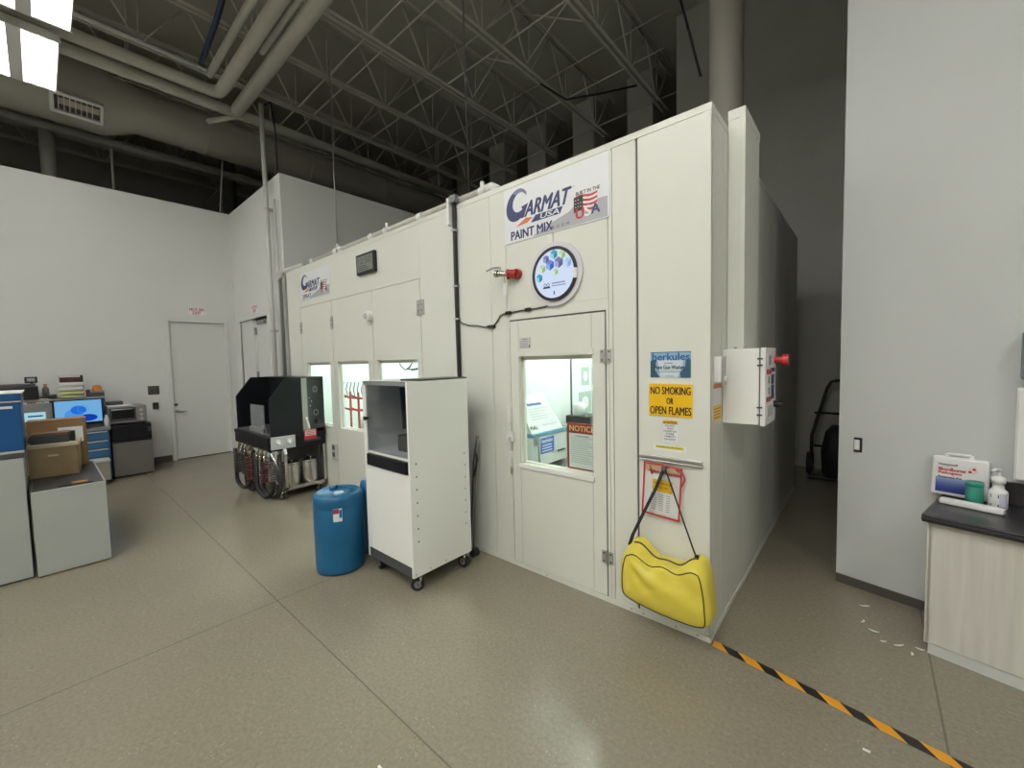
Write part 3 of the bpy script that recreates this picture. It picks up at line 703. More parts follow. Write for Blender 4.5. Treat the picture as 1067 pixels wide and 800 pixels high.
# ---------------------------------------------------------------- yellow bag
t = thing('spill_bag', 'yellow nylon spill kit bag hanging by its black strap on the booth corner', 'bag', (-.77, 2.05, .13))
def bag_point(a, b, c):      # a along the width, b up, c from front (-1) to back (+1)
    A, B = (a+1)/2, (b+1)/2
    x0 = -.998+.012*B; x1 = -.535-.03*B
    zb = .168-.020*A-.014*math.sin(A*PI)+.03*(c+1)/2; zt = .425-.004*A-.006*math.sin(A*PI)
    x = x0+(x1-x0)*A; z = zb+(zt-zb)*B; y = 1.985+(c+1)/2*.145
    yb = (c+1)/2
    if b > 0:   # slouched top
        k = max(0, (b-.3)/.7)
        z += k*(yb*(.03+.045*abs(a)**2)-(.012+.050*yb)*math.exp(-((a-.08)/.38)**2))+k*.012*math.sin(a*9+1)
        y -= 0
    y -= .030*(1-a*a)*(1-b*b)*(1-yb); x += .012*(1-b*b)*(1 if a > 0 else -1)*abs(a)*(1-abs(c)*.5)
    return Vector((x, y, z))
bm = bmesh.new(); bmesh.ops.create_cube(bm, size=2.0)
bmesh.ops.subdivide_edges(bm, edges=list(bm.edges), cuts=23, use_grid_fill=True)
def bag_surface(q):
    n = sum(abs(k)**7 for k in q)**(1/7); q2 = Vector(q)/n
    p = bag_point(q2.x, q2.z, q2.y)
    f1 = noise.noise(Vector((p.x*5+p.z*9, p.z*5, p.y*12)))*.010
    rx, rz_ = p.x+1.0, p.z-.43
    rad = math.hypot(rx, rz_); ang = math.atan2(-rz_, max(rx, 1e-4))
    edge = max(0, 1-abs(q2.x)**6)*max(0, 1-abs(q2.z)**6)
    f1 += .0075*math.sin(ang*15+1.5*noise.noise(p*7))*max(0, 1-abs(rad-.17)/.19)*edge+.006*noise.noise(Vector((p.x*14, p.z*10, 3)))
    f1 += math.sin((p.z*.75-p.x*.45)*95+3*noise.noise(p*9))*.0022*max(0, 1-abs(p.x+.86)*4)*edge
    p.y -= f1*(1 if q2.y < .5 else 0); p.z += (f1*1.1 if q2.z > .6 else f1*.3)
    return p
for v in bm.verts: v.co = bag_surface(v.co)
bm.verts.index_update()
mb = MB().add([v.co.copy() for v in bm.verts], [[v.index for v in f.verts] for f in bm.faces], YEL, ID, True); bm.free()
body = mb.build('bag_body', t)
def edge_path(vals): return [bag_surface((q[0], q[2], q[1]))+Vector((0, -.0015, 0)) for q in vals]
k = .97
loop = [(a/10*k, k, -k) for a in range(-10, 11)]+[(k, b/10*k, -k) for b in range(9, -11, -1)]+[(a/10*k, -k, -k) for a in range(9, -11, -1)]+[(-k, b/10*k, -k) for b in range(-9, 10)]
MB().tube(edge_path(loop), .0028, RUB, 6, closed=True).build('piping', body)
z_ = [bag_surface((a/10, .1, 1))+Vector((0, 0, .001)) for a in range(-8, 9)]
MB().tube(z_, .005, DGREY, 6).build('zipper', body)
def strapm(P, w, m):
    mb = MB(); vs = []
    for p in P: vs += [Vector(p)+Vector((-w/2, 0, -w*.12)), Vector(p)+Vector((w/2, 0, w*.12)), Vector(p)+Vector((w/2, -.004, w*.12)), Vector(p)+Vector((-w/2, -.004, -w*.12))]
    fs = []
    for i in range(len(P)-1):
        for k in range(4): fs.append((i*4+k, i*4+(k+1) % 4, (i+1)*4+(k+1) % 4, (i+1)*4+k))
    fs += [(0, 1, 2, 3), tuple(4*(len(P)-1)+k for k in (3, 2, 1, 0))]
    return mb.add(vs, fs, m)
s = strapm([(-.800, 2.118, .872), (-.835, 2.108, .77), (-.90, 2.09, .62), (-.955, 2.075, .49), (-.972, 2.07, .43)], .020, RUB)
s.build('shoulder_strap', t)
s = MB().tube([(-.797, 2.118, .872), (-.765, 2.112, .80), (-.71, 2.10, .66), (-.645, 2.085, .50), (-.622, 2.075, .455), (-.585, 2.04, .40), (-.57, 2.02, .37)], .0042, RUB, 6)
s.box(-.632, -.612, 2.066, 2.082, .445, .475, BLACK, .003); s.build('strap_cord', t)
t = thing('hook', 'small dark hook holding the bag strap over the red pouch', 'hook', FB @ Vector((-.80, .86, 0)))
MB().cyl((-.798, 2.153, .872), (-.798, 2.106, .872), .006, DGREY, 10).cyl((-.798, 2.110, .872), (-.798, 2.104, .874), .013, DGREY, 12).build('hook_peg', t)

# ---------------------------------------------------------------- booth side: plenum, control box, switch, stickers
t = thing('side_plenum', 'cream enamel duct box rising on the booth side above the control box', 'duct', (-.54, 2.63, 1.3))
m = MB().box(-.582, -.503, 2.45, 2.815, 1.30, 2.70, BOOTH, .003); m.build('duct_body', t)
MB().box(-.583, -.500, 2.447, 2.818, 2.685, 2.735, BOOTH, .002).build('duct_cap', t)
m = MB().box(-.525, -.500, 2.446, 2.45, 1.3, 2.69, BOOTH, .001); m.build('corner_strip', t)
t = thing('control_box', 'white electrical control box with red button on the booth side', 'electrical box', (-.48, 2.45, 1.1))
m = MB().box(-.581, -.412, 2.36, 2.64, 1.10, 1.488, CABW, .004); bx = m.build('box_body', t)
m = MB().box(-.408, -.384, 2.356, 2.644, 1.096, 1.490, WHITEP, .004); dr = m.build('box_door', t)
for z in (1.435, 1.402, 1.19, 1.152):
    m = MB().cyl((-.421, 2.354, z), (-.397, 2.354, z), .004, DGREY, 8); m.build('hinge_pin', bx)
m = MB().box(-.4115, -.4085, 2.357, 2.64, 1.10, 1.488, GREYSEAM); m.build('door_gasket', bx)
m = MB()
for x in (-.535, -.49): m.cyl((x, 2.42, 1.488), (x, 2.42, 1.50), .007, GALV, 8)
m.build('box_bolts', bx)
FD = frame((-.384, 0, 0), (0, 1, 0), (0, 0, 1), (1, 0, 0))
MB().cyl((-.384, 2.60, 1.425), (-.345, 2.60, 1.425), .017, REDP, 16).cyl((-.345, 2.60, 1.425), (-.32, 2.60, 1.425), .030, REDP, 20).build('stop_button', dr)
MB().cyl((-.384, 2.59, 1.19), (-.345, 2.59, 1.19), .018, BLACK, 14).build('selector_knob', dr)
m = MB().slab(FD, 2.40, 2.53, 1.39, 1.46, 0, .002, SIGNW).ring(FD, (2.46, 1.425), .012, .026, .002, .003, NAVY2, 20)
m.slab(FD, 2.38, 2.50, 1.355, 1.38, 0, .003, REDINK).slab(FD, 2.50, 2.60, 1.365, 1.385, 0, .003, BLKINK)
for z in (1.305, 1.25): m.slab(FD, 2.39, 2.47, z, z+.042, 0, .003, PAPER).ring(FD, (2.43, z+.021), .012, .017, .003, .004, BLKINK, 16).slab(FD, 2.51, 2.58, z-.005, z+.045, 0, .003, NAVY)
m.slab(FD, 2.38, 2.49, 1.215, 1.238, 0, .003, REDINK).slab(FD, 2.51, 2.59, 1.222, 1.25, 0, .003, NAVY).slab(FD, 2.39, 2.57, 1.135, 1.195, 0, .002, PAPER)
for k in range(5): m.slab(FD, 2.40, 2.56-.02*(k % 2), 1.142+.011*k, 1.146+.011*k, .002, .003, TEXTGREY)
m.build('warning_labels', dr)
t = thing('light_switch', 'white surface switch box on booth side beside the control box', 'switch', (-.56, 2.24, 1.32))
MB().box(-.582, -.545, 2.215, 2.285, 1.325, 1.452, LGREY, .004).build('switch_back', t)
MB().box(-.582, -.548, 2.198, 2.214, 1.322, 1.450, WHITEP, .003).build('switch_cover', t)
MB().cyl((-.552, 2.26, 1.34), (-.535, 2.26, 1.34), .012, WHITEP, 12).build('cable_nipple', t)
t = thing('warning_sticker', 'orange and white warning sticker on booth side under the switch', 'sticker', FS @ Vector((2.25, 1.13, 0)))
MB().slab(FS, 2.193, 2.335, 1.205, 1.312, 0, .002, PAPER).slab(FS, 2.193, 2.335, 1.290, 1.312, .002, .003, ORG).build('sticker_sheet', t)
m = MB().slab(FS, 2.193, 2.335, 1.125, 1.203, 0, .002, SIGNY)
for k in range(4): m.slab(FS, 2.21, 2.32, 1.138+.015*k, 1.143+.015*k, .002, .003, mat('brown_ink', (.3, .17, .02), .5))
m.build('yellow_sheet', t)

# sprinkler pipe along the booth top and its risers
t = thing('booth_top_pipe', 'white painted sprinkler pipe lying along the top edge of the booths', 'pipe', (-3.5, 2.19, 2.66))
m = MB().tube([(-5.03, 2.20, 2.692), (-2.12, 2.20, 2.700)], .026, PIPE, 12); m.tube([(-2.12, 2.20, 2.70), (-2.06, 2.20, 2.70), (-2.03, 2.21, 2.68), (-2.02, 2.22, 2.64)], .034, WHITE, 12)
m.build('pipe_run', t)
m = MB()
for x in (-5.0, -4.42, -4.30, -3.68, -3.42, -2.9, -2.15): m.cyl((x-.03, 2.20, 2.694), (x+.03, 2.20, 2.694), .036, WHITE, 12)
for x in (-4.38, -3.42, -2.16): m.cyl((x, 2.20, 2.70), (x, 2.20, 2.765), .016, WHITE, 8)
m.build('pipe_coupling', t)
m = MB()
for x in (-4.7, -3.9, -3.1, -2.3): m.box(x-.01, x+.01, 2.165, 2.235, 2.655, 2.672, GALV)
m.build('pipe_strap', t)

# ---------------------------------------------------------------- tall white cabinet on castors
def caster(x, y, parent, top, r=.042, ang=.5, name='caster'):
    dx, dy = math.cos(ang), math.sin(ang)
    m = MB().cyl((x-dy*.014, y+dx*.014, r), (x+dy*.014, y-dx*.014, r), r, RUB, 24).cyl((x-dy*.016, y+dx*.016, r), (x+dy*.016, y-dx*.016, r), r*.55, MGREY, 16)
    o = m.build(name, parent)
    f = MB()
    for s in (-1, 1):
        a = Vector((x-dy*.021*s, y+dx*.021*s, r)); b = Vector((x-dy*.021*s+dx*.02, y+dx*.021*s+dy*.02, top-.006))
        f.tube([a, (a+b)/2+Vector((dx*.012, dy*.012, 0)), b], .008, SS, 6)
    f.cyl((x+dx*.02, y+dy*.02, top-.012), (x+dx*.02, y+dy*.02, top), .030, SS, 16)
    f.build('fork', o)
    return o
t = thing('equipment_cabinet', 'tall white cabinet on castors with smoked window in front of the booths', 'cabinet', (-2.38, 1.7, 0))
x0, x1, y0, y1 = -2.64, -2.11, 1.455, 1.945
CB, CT = .11, 1.340
MB().box(x1-.018, x1, y0-.004, y1, CB, CT, CABW, .002).build('side_panel', t)
MB().box(x0, x0+.018, y0-.004, y1, CB, CT, CABW, .002).build('side_panel', t)
MB().box(x0+.018, x1-.018, y1-.015, y1, CB, CT, MGREY).build('back_panel', t)
m = MB().box(x0+.001, x1-.019, y0+.002, y1-.016, CT-.024, CT-.001, CABW); m.build('top_panel', t)
MB().box(x0+.018, x1-.018, y0-.004, y0+.02, CT-.026, CT-.001, MGREY).build('top_rail', t)
MB().box(x1-.22, x1-.002, y0+.10, y1-.002, CT, CT+.010, BLACK).build('top_mat', t)
m = MB().box(x0+.018, x1-.018, y0+.002, y1-.016, .845, .862, CABW); m.build('shelf', t)
MB().box(x0+.018, x1-.018, y0+.002, y1-.016, CB+.0, CB+.02, DGREY).build('floor_panel', t)
m = MB().box(x0+.018, x1-.018, y0-.004, y0+.016, CB, CB+.062, DGREY); m.build('base_rail', t)
m = MB().box(x0+.040, x1-.018, y0-.004, y0+.014, CB+.066, .758, CABW, .002); m.build('lower_door', t)
m = MB().box(x0+.018, x0+.04, y0-.004, y0+.014, CB+.066, CT-.03, CABW); m.build('door_stile', t)
m = MB().box(x0+.042, x1-.019, y0-.016, y0+.012, .764, .842, BLACKM, .006); m.box(x0+.042, x1-.019, y0-.010, y0+.05, .800, .806, DGREY); m.build('keyboard_drawer', t)
m = MB().box(x0+.042, x1-.022, y0+.001, y0+.006, .862, CT-.028, SMOKE); wd = m.build('smoked_window', t)
m = MB().cyl((x0+.05, y0+.002, 1.085), (x0+.05, y0-.022, 1.085), .009, BLACK, 12).cyl((x0+.05, y0-.018, 1.085), (x0+.05, y0-.026, 1.085), .014, BLACK, 12); m.build('window_knob', wd)
m = MB()
for z in (.828, .746, .665, .581, .499, .415, .334): m.cyl((x1, 1.497, z), (x1+.002, 1.497, z), .006, MGREY, 10)
for z in (.822, .742, .655, .573, .492, .405, .326): m.cyl((x1, 1.90, z), (x1+.002, 1.90, z), .006, LGREY, 10)
for y in (1.47, 1.58, 1.71): m.cyl((x1, y, .132), (x1+.002, y, .132), .004, MGREY, 8)
m.build('side_screws', t)
caster(-2.155, 1.510, t, .11, ang=.9); caster(-2.60, 1.515, t, .11, ang=-.2); caster(-2.150, 1.90, t, .11, ang=.2); caster(-2.60, 1.90, t, .11, ang=.3)
t = thing('flat_monitor', 'dark flat screen angled inside the smoked window of the white cabinet', 'monitor', (-2.18, 1.62, .862))
FMn = frame((-2.235, 1.60, 1.05), (.30, .95, 0), (-.12, .04, .99), (.95, -.30, .12))
m = MB().slab(FMn, -.09, .20, -.02, .25, -.02, .0, BLACK, .004); m.build('monitor_body', t)
MB().box(-2.22, -2.12, 1.66, 1.76, .863, .875, BLACK).cyl((-2.16, 1.70, .87), (-2.15, 1.68, 1.06), .014, BLACK).build('monitor_stand', t)
t = thing('label_printer', 'small dark grey device sitting on the shelf inside the smoked cabinet', 'printer', (-2.33, 1.6, .862))
m = MB().box(-2.40, -2.27, 1.56, 1.70, .863, .975, DGREY, .008); m.build('printer_body', t)
MB().box(-2.265, -2.245, 1.56, 1.60, .863, .955, WHITEP, .003).build('white_bottle', t)
t = thing('folded_stand', 'thin dark grey folded stand squeezed between the white cabinet and the booth', 'stand', (-2.2, 2.05, 0))
m = MB().tube([(-2.215, 2.06, .03), (-2.19, 2.09, .70), (-2.175, 2.10, .90)], .007, MGREY, 8).tube([(-2.25, 2.06, .03), (-2.22, 2.09, .70), (-2.185, 2.10, .90)], .007, DGREY, 8)
m.tube([(-2.21, 2.08, .60), (-2.18, 2.07, .66), (-2.17, 2.08, .74), (-2.20, 2.09, .80)], .008, RUB, 8); m.build('stand_poles', t)
MB().cyl((-2.20, 2.03, .03), (-2.20, 2.08, .03), .03, RUB, 16).build('stand_foot', t)

# ---------------------------------------------------------------- blue drums
def drum(loc, label):
    x, y, z = loc
    t = thing('blue_drum', label, 'drum', loc, 0, 'blue plastic drums beside the white cabinet')
    pr = [(.148, 0), (.160, .008), (.163, .03), (.165, .10), (.1635, .115), (.165, .125), (.167, .30), (.166, .455), (.1635, .462), (.166, .472), (.167, .515), (.161, .540), (.148, .553), (.138, .556), (.130, .546), (.0, .544)]
    MB().lathe(pr, (x, y, z), BLUE, 48).build('drum_body', t)
    m = MB().tube([(x-.09, y+.03, z+.548), (x-.085, y+.035, z+.567), (x-.02, y+.045, z+.572), (x+.05, y+.055, z+.572), (x+.11, y+.065, z+.567), (x+.115, y+.066, z+.548)], .009, BLUE, 8, flat=.7); m.build('drum_handle', t)
    MB().lathe([(.034, 0), (.034, .016), (.030, .020), (.012, .020), (0, .014)], (x+.075, y-.03, z+.545), mat('pale_blue_plastic', (.42, .56, .66), .4), 24).build('bung_cap', t)
    MB().lathe([(.020, 0), (.020, .014), (.0, .016)], (x-.085, y+.005, z+.545), BLUE, 20).build('bung_cap', t)
    return t
dA = drum((-2.86, 1.352, 0), 'blue plastic drum standing in front with a white label near its rim')
a0 = -.50
vs = []; N = 8
for z in (.385, .475):
    for k in range(N+1):
        a = a0-.16+.34*k/N; vs.append((-2.86+.1685*math.cos(a), 1.352+.1685*math.sin(a), z))
lb = MB().add(vs, [(k, k+1, N+2+k, N+1+k) for k in range(N)], SIGNW)
vs2 = [Vector((-2.86+.1692*math.cos(a0-.16+.22*k/N), 1.352+.1692*math.sin(a0-.16+.22*k/N), z)) for z in (.44, .473) for k in range(N+1)]
lb.add(vs2, [(k, k+1, N+2+k, N+1+k) for k in range(N)], RED)
vs3 = [Vector((-2.86+.1692*math.cos(a0+.07+.10*k/N), 1.352+.1692*math.sin(a0+.07+.10*k/N), z)) for z in (.41, .465) for k in range(N+1)]
lb.add(vs3, [(k, k+1, N+2+k, N+1+k) for k in range(N)], mat('label_blue', (.03, .12, .45), .4))
lb.build('drum_label', dA)
drum((-2.88, 1.72, 0), 'second blue plastic drum half hidden between front drum and white cabinet')

# ---------------------------------------------------------------- black gun washer cart
t = thing('gun_washer', 'black paint gun washing station with open hood on a steel castor cart', 'machine', (-5.3, 1.8, 0))
GX0, GX1 = -5.90, -4.77
FG = frame((GX1, 0, 0), (0, 1, 0), (0, 0, 1), (1, 0, 0))
prof = [(1.565, .70), (1.565, 1.10), (1.735, 1.325), (1.90, 1.325), (1.90, .70)]
MB().prism(FG, prof, -.02, 0, BLACKM).build('side_hood', t)
FG2 = frame((GX0, 0, 0), (0, 1, 0), (0, 0, 1), (1, 0, 0))
MB().prism(FG2, [(1.565, .70), (1.565, 1.10), (1.735, 1.325), (2.135, 1.325), (2.135, .70)], 0, .02, BLACKM).build('side_hood', t)
MB().box(GX0, GX1, 2.12, 2.14, .70, 1.325, BLACKM).build('back_panel', t)
MB().box(GX0, GX1, 1.90, 2.14, 1.318, 1.328, BLACKM).build('hood_top', t)
MB().box(GX0+.02, GX1-.02, 1.93, 1.95, .72, 1.318, BLACKM).build('splash_back', t)
MB().box(GX1-.03, GX1+.006, 1.895, 1.955, .72, 1.318, mat('post_steel', (.42, .40, .37), .4, .6), .003).build('corner_post', t)
m = MB().box(GX1-.012, GX1-.002, 1.957, 2.125, .74, 1.316, mat('spotted_panel', (.02, .024, .024), .12, coat=.5)); pn = m.build('rear_side_panel', t)
r = random.Random(11); m = MB()
for k in range(7): m.disc(FG, (2.045+.022*math.cos(k*.9), 1.185+.03*math.sin(k*.9)), .004, .005, -.0005, WHITE, 8); m.disc(FG, (2.045+.024*math.cos(k*.9+.4), .92+.03*math.sin(k*.9+.4)), .004, .005, -.0005, WHITE, 8)
for (u, v) in ((1.985, 1.0), (1.98, 1.09), (2.0, 1.05)): m.disc(FG, (u, v), .004, .005, -.0005, WHITE, 8)
m.build('panel_screws', pn)
m = MB().tube([FG @ Vector((1.925, .88, .02)), FG @ Vector((1.94, .80, .035)), FG @ Vector((1.95, .76, .03)), FG @ Vector((1.95, .73, .01))], .011, WHITE, 8).cyl(FG @ Vector((2.06, .82, .0)), FG @ Vector((2.06, .82, .03)), .03, BLACK)
m.build('drain_spout', t)
m = MB().box(GX0-.01, GX1+.01, 1.53, 2.14, .66, .70, BLACKM, .004)
m.box(GX0, GX1, 1.535, 2.135, .545, .66, BLACKM, .004); m.build('basin', t)
m = MB().box(GX0+.03, GX1-.03, 1.57, 1.91, .7005, .712, mat('basin_grey', (.14, .14, .135), .35), .002); m.build('basin_grid', t)
m = MB(); m.box(-5.50, -5.08, 1.60, 1.612, .712, 1.02, PLEX); m.box(-5.50, -5.08, 1.58, 1.63, .712, .76, MGREY); m.build('splash_guard', t)
# control panel on the near side
m = MB().slab(FG, 1.555, 1.80, .565, .70, .002, .022, LGREY, .003); cp = m.build('control_panel', t)
for u in (1.625, 1.735):
    k = MB().cyl(FG @ Vector((u, .645, .022)), FG @ Vector((u, .645, .035)), .026, WHITE, 20).cyl(FG @ Vector((u, .635, .03)), FG @ Vector((u, .62, .07)), .013, WHITE, 12); k.build('gauge', cp)
MB().cyl(FG @ Vector((1.69, .575, .0)), FG @ Vector((1.69, .50, .03)), .016, WHITE, 10).build('air_fitting', cp)
m = MB().slab(FG, 1.90, 2.035, .625, .735, .0105, .0125, REDP).slab(FG, 1.91, 2.025, .665, .728, .0125, .013, mat('pink_print', (.85, .62, .60), .5))
for z in (.674, .692, .710): m.slab(FG, 1.92, 2.01, z, z+.006, .013, .0135, REDINK)
m.slab(FG, 1.90, 2.08, .60, .635, 0, .004, DGREY); m.build('red_label', t)
# steel frame
m = MB(); GS = SS
for x in (GX0+.04, GX1-.02):
    for y in (1.70, 2.12): m.box(x-.015, x+.015, y-.015, y+.015, .10, .56, GS)
    m.tube([(x, 1.548, .56), (x, 1.695, .17)], .013, GS, 8); m.box(x-.015, x+.015, 1.69, 2.135, .095, .125, GS)
for y in (1.70, 2.12): m.box(GX0+.04, GX1-.02, y-.015, y+.015, .095, .125, GS)
m.build('cart_frame', t)
MB().box(GX0+.04, GX1-.03, 1.71, 2.08, .10, .112, DGREY).build('bottom_shelf', t)
MB().box(GX0+.04, GX1-.05, 2.072, 2.08, .12, .56, DGREY).build('rear_skirt', t)
for (x, y) in ((GX1-.04, 1.66), (GX1-.05, 2.06), (GX0+.06, 1.68), (GX0+.06, 2.06)): caster(x, y, t, .096, r=.040, ang=.3)
# hoses under the front
def coil(c, r, z0, z1, turns, rad, m, parent, name='coil_hose'):
    P = [(c[0]+r*math.cos(2*PI*turns*k/(turns*12)), c[1]+r*math.sin(2*PI*turns*k/(turns*12)), z0+(z1-z0)*k/(turns*12)) for k in range(turns*12+1)]
    return MB().tube(P, rad, m, 6).build(name, parent)
def loop_hose(x, y, w, ztop, zlow, ang, m, parent):
    P = []
    for k in range(25):
        a = PI*k/24
        P.append((x+math.cos(ang)*w*math.cos(a), y+math.sin(ang)*w*math.cos(a), zlow+(w*1.05)*(1-math.sin(a)) if True else 0))
    P = [(P[0][0], P[0][1], ztop)]+P+[(P[-1][0], P[-1][1], ztop)]
    return MB().tube(P, .022, m, 10).build('air_hose', parent)
loop_hose(-5.52, 1.50, .12, .50, .045, .35, RUB, t)
loop_hose(-5.42, 1.54, .11, .50, .035, .1, RUB, t)
loop_hose(-4.98, 1.55, .14, .50, .025, .25, RUB, t)
loop_hose(-4.90, 1.59, .12, .50, .03, .45, RUB, t)
BRS = mat('brass', (.42, .30, .10), .35, .8); DRED = mat('dark_red_hose', (.09, .012, .015), .4); CLH = mat('clear_hose', (.16, .155, .14), .3)
coil((-5.74, 1.53), .045, .20, .42, 8, .009, RUB, t); coil((-5.62, 1.50), .045, .20, .42, 8, .009, RUB, t); coil((-5.30, 1.52), .05, .16, .44, 9, .010, DRED, t)
coil((-4.86, 1.60), .045, .20, .42, 9, .008, CLH, t); coil((-4.95, 1.56), .045, .18, .42, 9, .008, DRED, t)
for k, x in enumerate((-5.74, -5.62, -5.50, -5.38, -5.30, -5.10, -4.98, -4.86)):
    m = MB(); m.cyl((x, 1.545, .56), (x-.01, 1.52, .44), .012, CHROME if k % 2 else BRS, 10).tube([(x, 1.53, .52), (x+.05, 1.50, .50), (x+.06, 1.50, .44)], .007, CHROME, 6)
    m.build('hose_fitting', t)
for k, x in enumerate((-5.58, -5.34)): MB().cyl((x, 1.55, .16), (x, 1.55, .46), .03, BRS if k == 0 else CARD2, 14).build('filter_tube', t)
# stainless cans on the lower shelf
def can(loc, label):
    x, y, z = loc
    t = thing('solvent_can', label, 'can', loc, 0, 'stainless cans on the gun washer shelf')
    MB().lathe([(.095, 0), (.097, .01), (.097, .225), (.094, .24), (.094, .25), (.097, .255)], loc, SS, 36).build('can_body', t)
    MB().lathe([(.099, .252), (.101, .258), (.099, .266), (.05, .278), (.03, .281), (.0, .281)], loc, SS, 36).build('can_lid', t)
    MB().tube([(x-.045, y, z+.274), (x-.04, y, z+.30), (x, y, z+.31), (x+.04, y, z+.30), (x+.045, y, z+.274)], .007, SS, 8).build('can_handle', t)
    return t
can((-4.90, 1.785, .113), 'stainless steel can on the cart shelf nearer the hoses')
can((-4.90, 1.995, .113), 'stainless steel can at the booth end of the cart shelf')

# ---------------------------------------------------------------- grey cabinets and clutter at the side
t = thing('grey_pedestal', 'tall grey laminate cabinet carrying the blue tool chest', 'cabinet', (-4.7, -.4, 0))
m = MB().box(-5.1, -4.42, -.75, -.112, .012, .86, GREYLAM, .003); m.build('carcass', t)
MB().box(-5.1, -4.43, -.75, -.118, 0, .012, DGREY).build('plinth', t)
MB().box(-5.1, -4.418, -.75, -.108, .86, .895, DGREY, .003).build('top_board', t)
t = thing('tool_chest', 'blue steel tool chest with pale edge strips on the tall grey cabinet', 'tool chest', (-4.7, -.4, .9))
m = MB().box(-5.05, -4.44, -.75, -.104, .897, 1.247, TBLUE, .004); cs = m.build('chest_body', t)
m = MB().box(-5.05, -4.428, -.75, -.10, 1.257, 1.307, TBLUE, .004); m.box(-5.05, -4.424, -.75, -.092, 1.307, 1.314, WHITE); m.build('chest_lid', t)
m = MB().box(-5.05, -4.424, -.75, -.10, 1.247, 1.257, LGREY); m.build('edge_strip', cs)
m = MB().box(-4.44, -4.432, -.75, -.106, .92, 1.238, TBLUE, .002); dw = m.build('chest_front', t)
MB().box(-4.432, -4.428, -.21, -.14, 1.205, 1.222, WHITE).build('label_holder', dw)
MB().box(-4.435, -4.425, -.75, -.104, .897, .912, LGREY).build('bottom_strip', cs)

t = thing('grey_cabinet', 'low grey laminate cabinet with dark top holding the cardboard cartons', 'cabinet', (-4.8, .09, 0))
m = MB().box(-5.50, -4.38, -.092, .280, .010, .602, GREYLAM, .003); m.build('carcass', t)
MB().box(-5.48, -4.39, -.085, .272, 0, .010, CARD).build('plinth', t)
MB().box(-5.49, -4.40, -.088, .276, .600, .608, DGREY).build('top_board', t)
m = MB().box(-4.40, -4.378, -.092, .28, .596, .611, GREYLAM, .002).box(-5.5, -4.38, .272, .281, .596, .611, GREYLAM); m.build('edge_lip', t)
def carton(name, label, x0, x1, y0, y1, z0, z1, m, rz, flaps=True, th=.006):
    cx, cy = (x0+x1)/2, (y0+y1)/2
    t = thing(name, label, 'box', (cx, cy, z0), rz)
    F = WORLD[t]; w, d, h = (x1-x0)/2, (y1-y0)/2, z1-z0
    b = MB()
    b.box(-w, w, -d, d, 0, th, m, 0, F).box(-w, -w+th, -d, d, 0, h, m, 0, F).box(w-th, w, -d, d, 0, h, m, 0, F).box(-w, w, -d, -d+th, 0, h, m, 0, F).box(-w, w, d-th, d, 0, h, m, 0, F)
    b.build('carton_body', t)
    return t, F, w, d, h
t, F, w, d, h = carton('cardboard_carton', 'tan cardboard carton with white folded rim on the low grey cabinet', -5.25, -4.93, -.088, .180, .609, .845, CARD2, -.10)
m = MB().box(-w-.006, w+.012, -d-.012, d+.012, h, h+.028, mat('cream_card', (.60, .52, .40), .8), .003, F); m.build('carton_lid', t)
MB().box(w+.0005, w+.002, -.03, .03, h*.70, h*.76, mat('cream_card', (.60, .52, .40), .8), 0, F).build('hand_label', t)
t2, F2, w2, d2_, h2 = carton('brown_carton', 'big brown carton standing behind the tan one', -5.49, -5.29, -.10, .245, .609, 1.03, CARD, -.03)
m = MB().box(-w2-.002, w2+.004, -d2_-.002, d2_+.002, h2-.004, h2+.006, CARD, .002, F2); m.build('carton_lid', t2)
MB().box(w2+.0005, w2+.003, .0, .15, h2-.20, h2-.065, PAPER, 0, F2).build('white_label', t2)
t = thing('dark_tool_case', 'dark grey case lying on the rim of the tan carton', 'case', (-5.05, .0, .874))
F = Matrix.Translation((-5.06, .015, .874)) @ Matrix.Rotation(-.1, 4, 'Z')
MB().box(-.07, .07, -.10, .12, 0, .065, DGREY, .008, F).build('case_body', t)
MB().box(-.07, .07, -.09, .12, .065, .082, mat('brown_strip', (.20, .10, .06), .6), .003, F).build('case_strap', t)
MB().box(.0, .06, .125, .15, .0, .085, BLACK, .004, F).build('case_clip', t)
t = thing('scraper', 'flat black scraper with wooden handle lying on the low grey cabinet', 'tool', (-4.45, .13, .609))
F = Matrix.Translation((-4.46, .13, .609)) @ Matrix.Rotation(1.45, 4, 'Z')
MB().prism(F @ frame((0, 0, 0), (1, 0, 0), (0, 1, 0), (0, 0, 1)), [(-.09, -.03), (-.02, -.012), (-.02, .012), (-.09, .03)], 0, .006, BLACK).box(.05, .09, -.02, .02, 0, .008, BLACK, .002, F).build('blade', t)
MB().box(-.025, .06, -.016, .016, .004, .022, mat('wood_handle', (.42, .22, .09), .5), .006, F).build('handle', t)

# workbench against the far wall
t = thing('blue_drawer_unit', 'blue drawer unit with silver pulls between cartons and fridge', 'drawer unit', (-7.8, .45, 0))
m = MB().box(-8.15, -7.52, .12, .552, .02, .675, TBLUE2, .003); bd = m.build('carcass', t)
MB().box(-8.15, -7.52, .13, .545, 0, .02, DGREY).build('plinth', t)
for z0, z1 in ((.555, .665), (.445, .545), (.34, .435)):
    dd = MB().box(-7.52, -7.505, .13, .535, z0, z1, mat('drawer_face', (.035, .13, .26), .4), .003).build('drawer', t)
    MB().box(-7.508, -7.488, .135, .53, z1-.014, z1, LGREY, .002).build('drawer_pull', dd)
dd = MB().box(-7.52, -7.30, .15, .52, .06, .30, mat('drawer_grey', (.30, .30, .24), .5), .004).build('open_drawer', t)
MB().box(-7.52, -7.285, .145, .525, .295, .318, LGREY, .003).build('drawer_rim', dd)
t = thing('work_bench', 'bench with raised shelf behind the monitor and paper trays', 'bench', (-7.9, .1, 0))
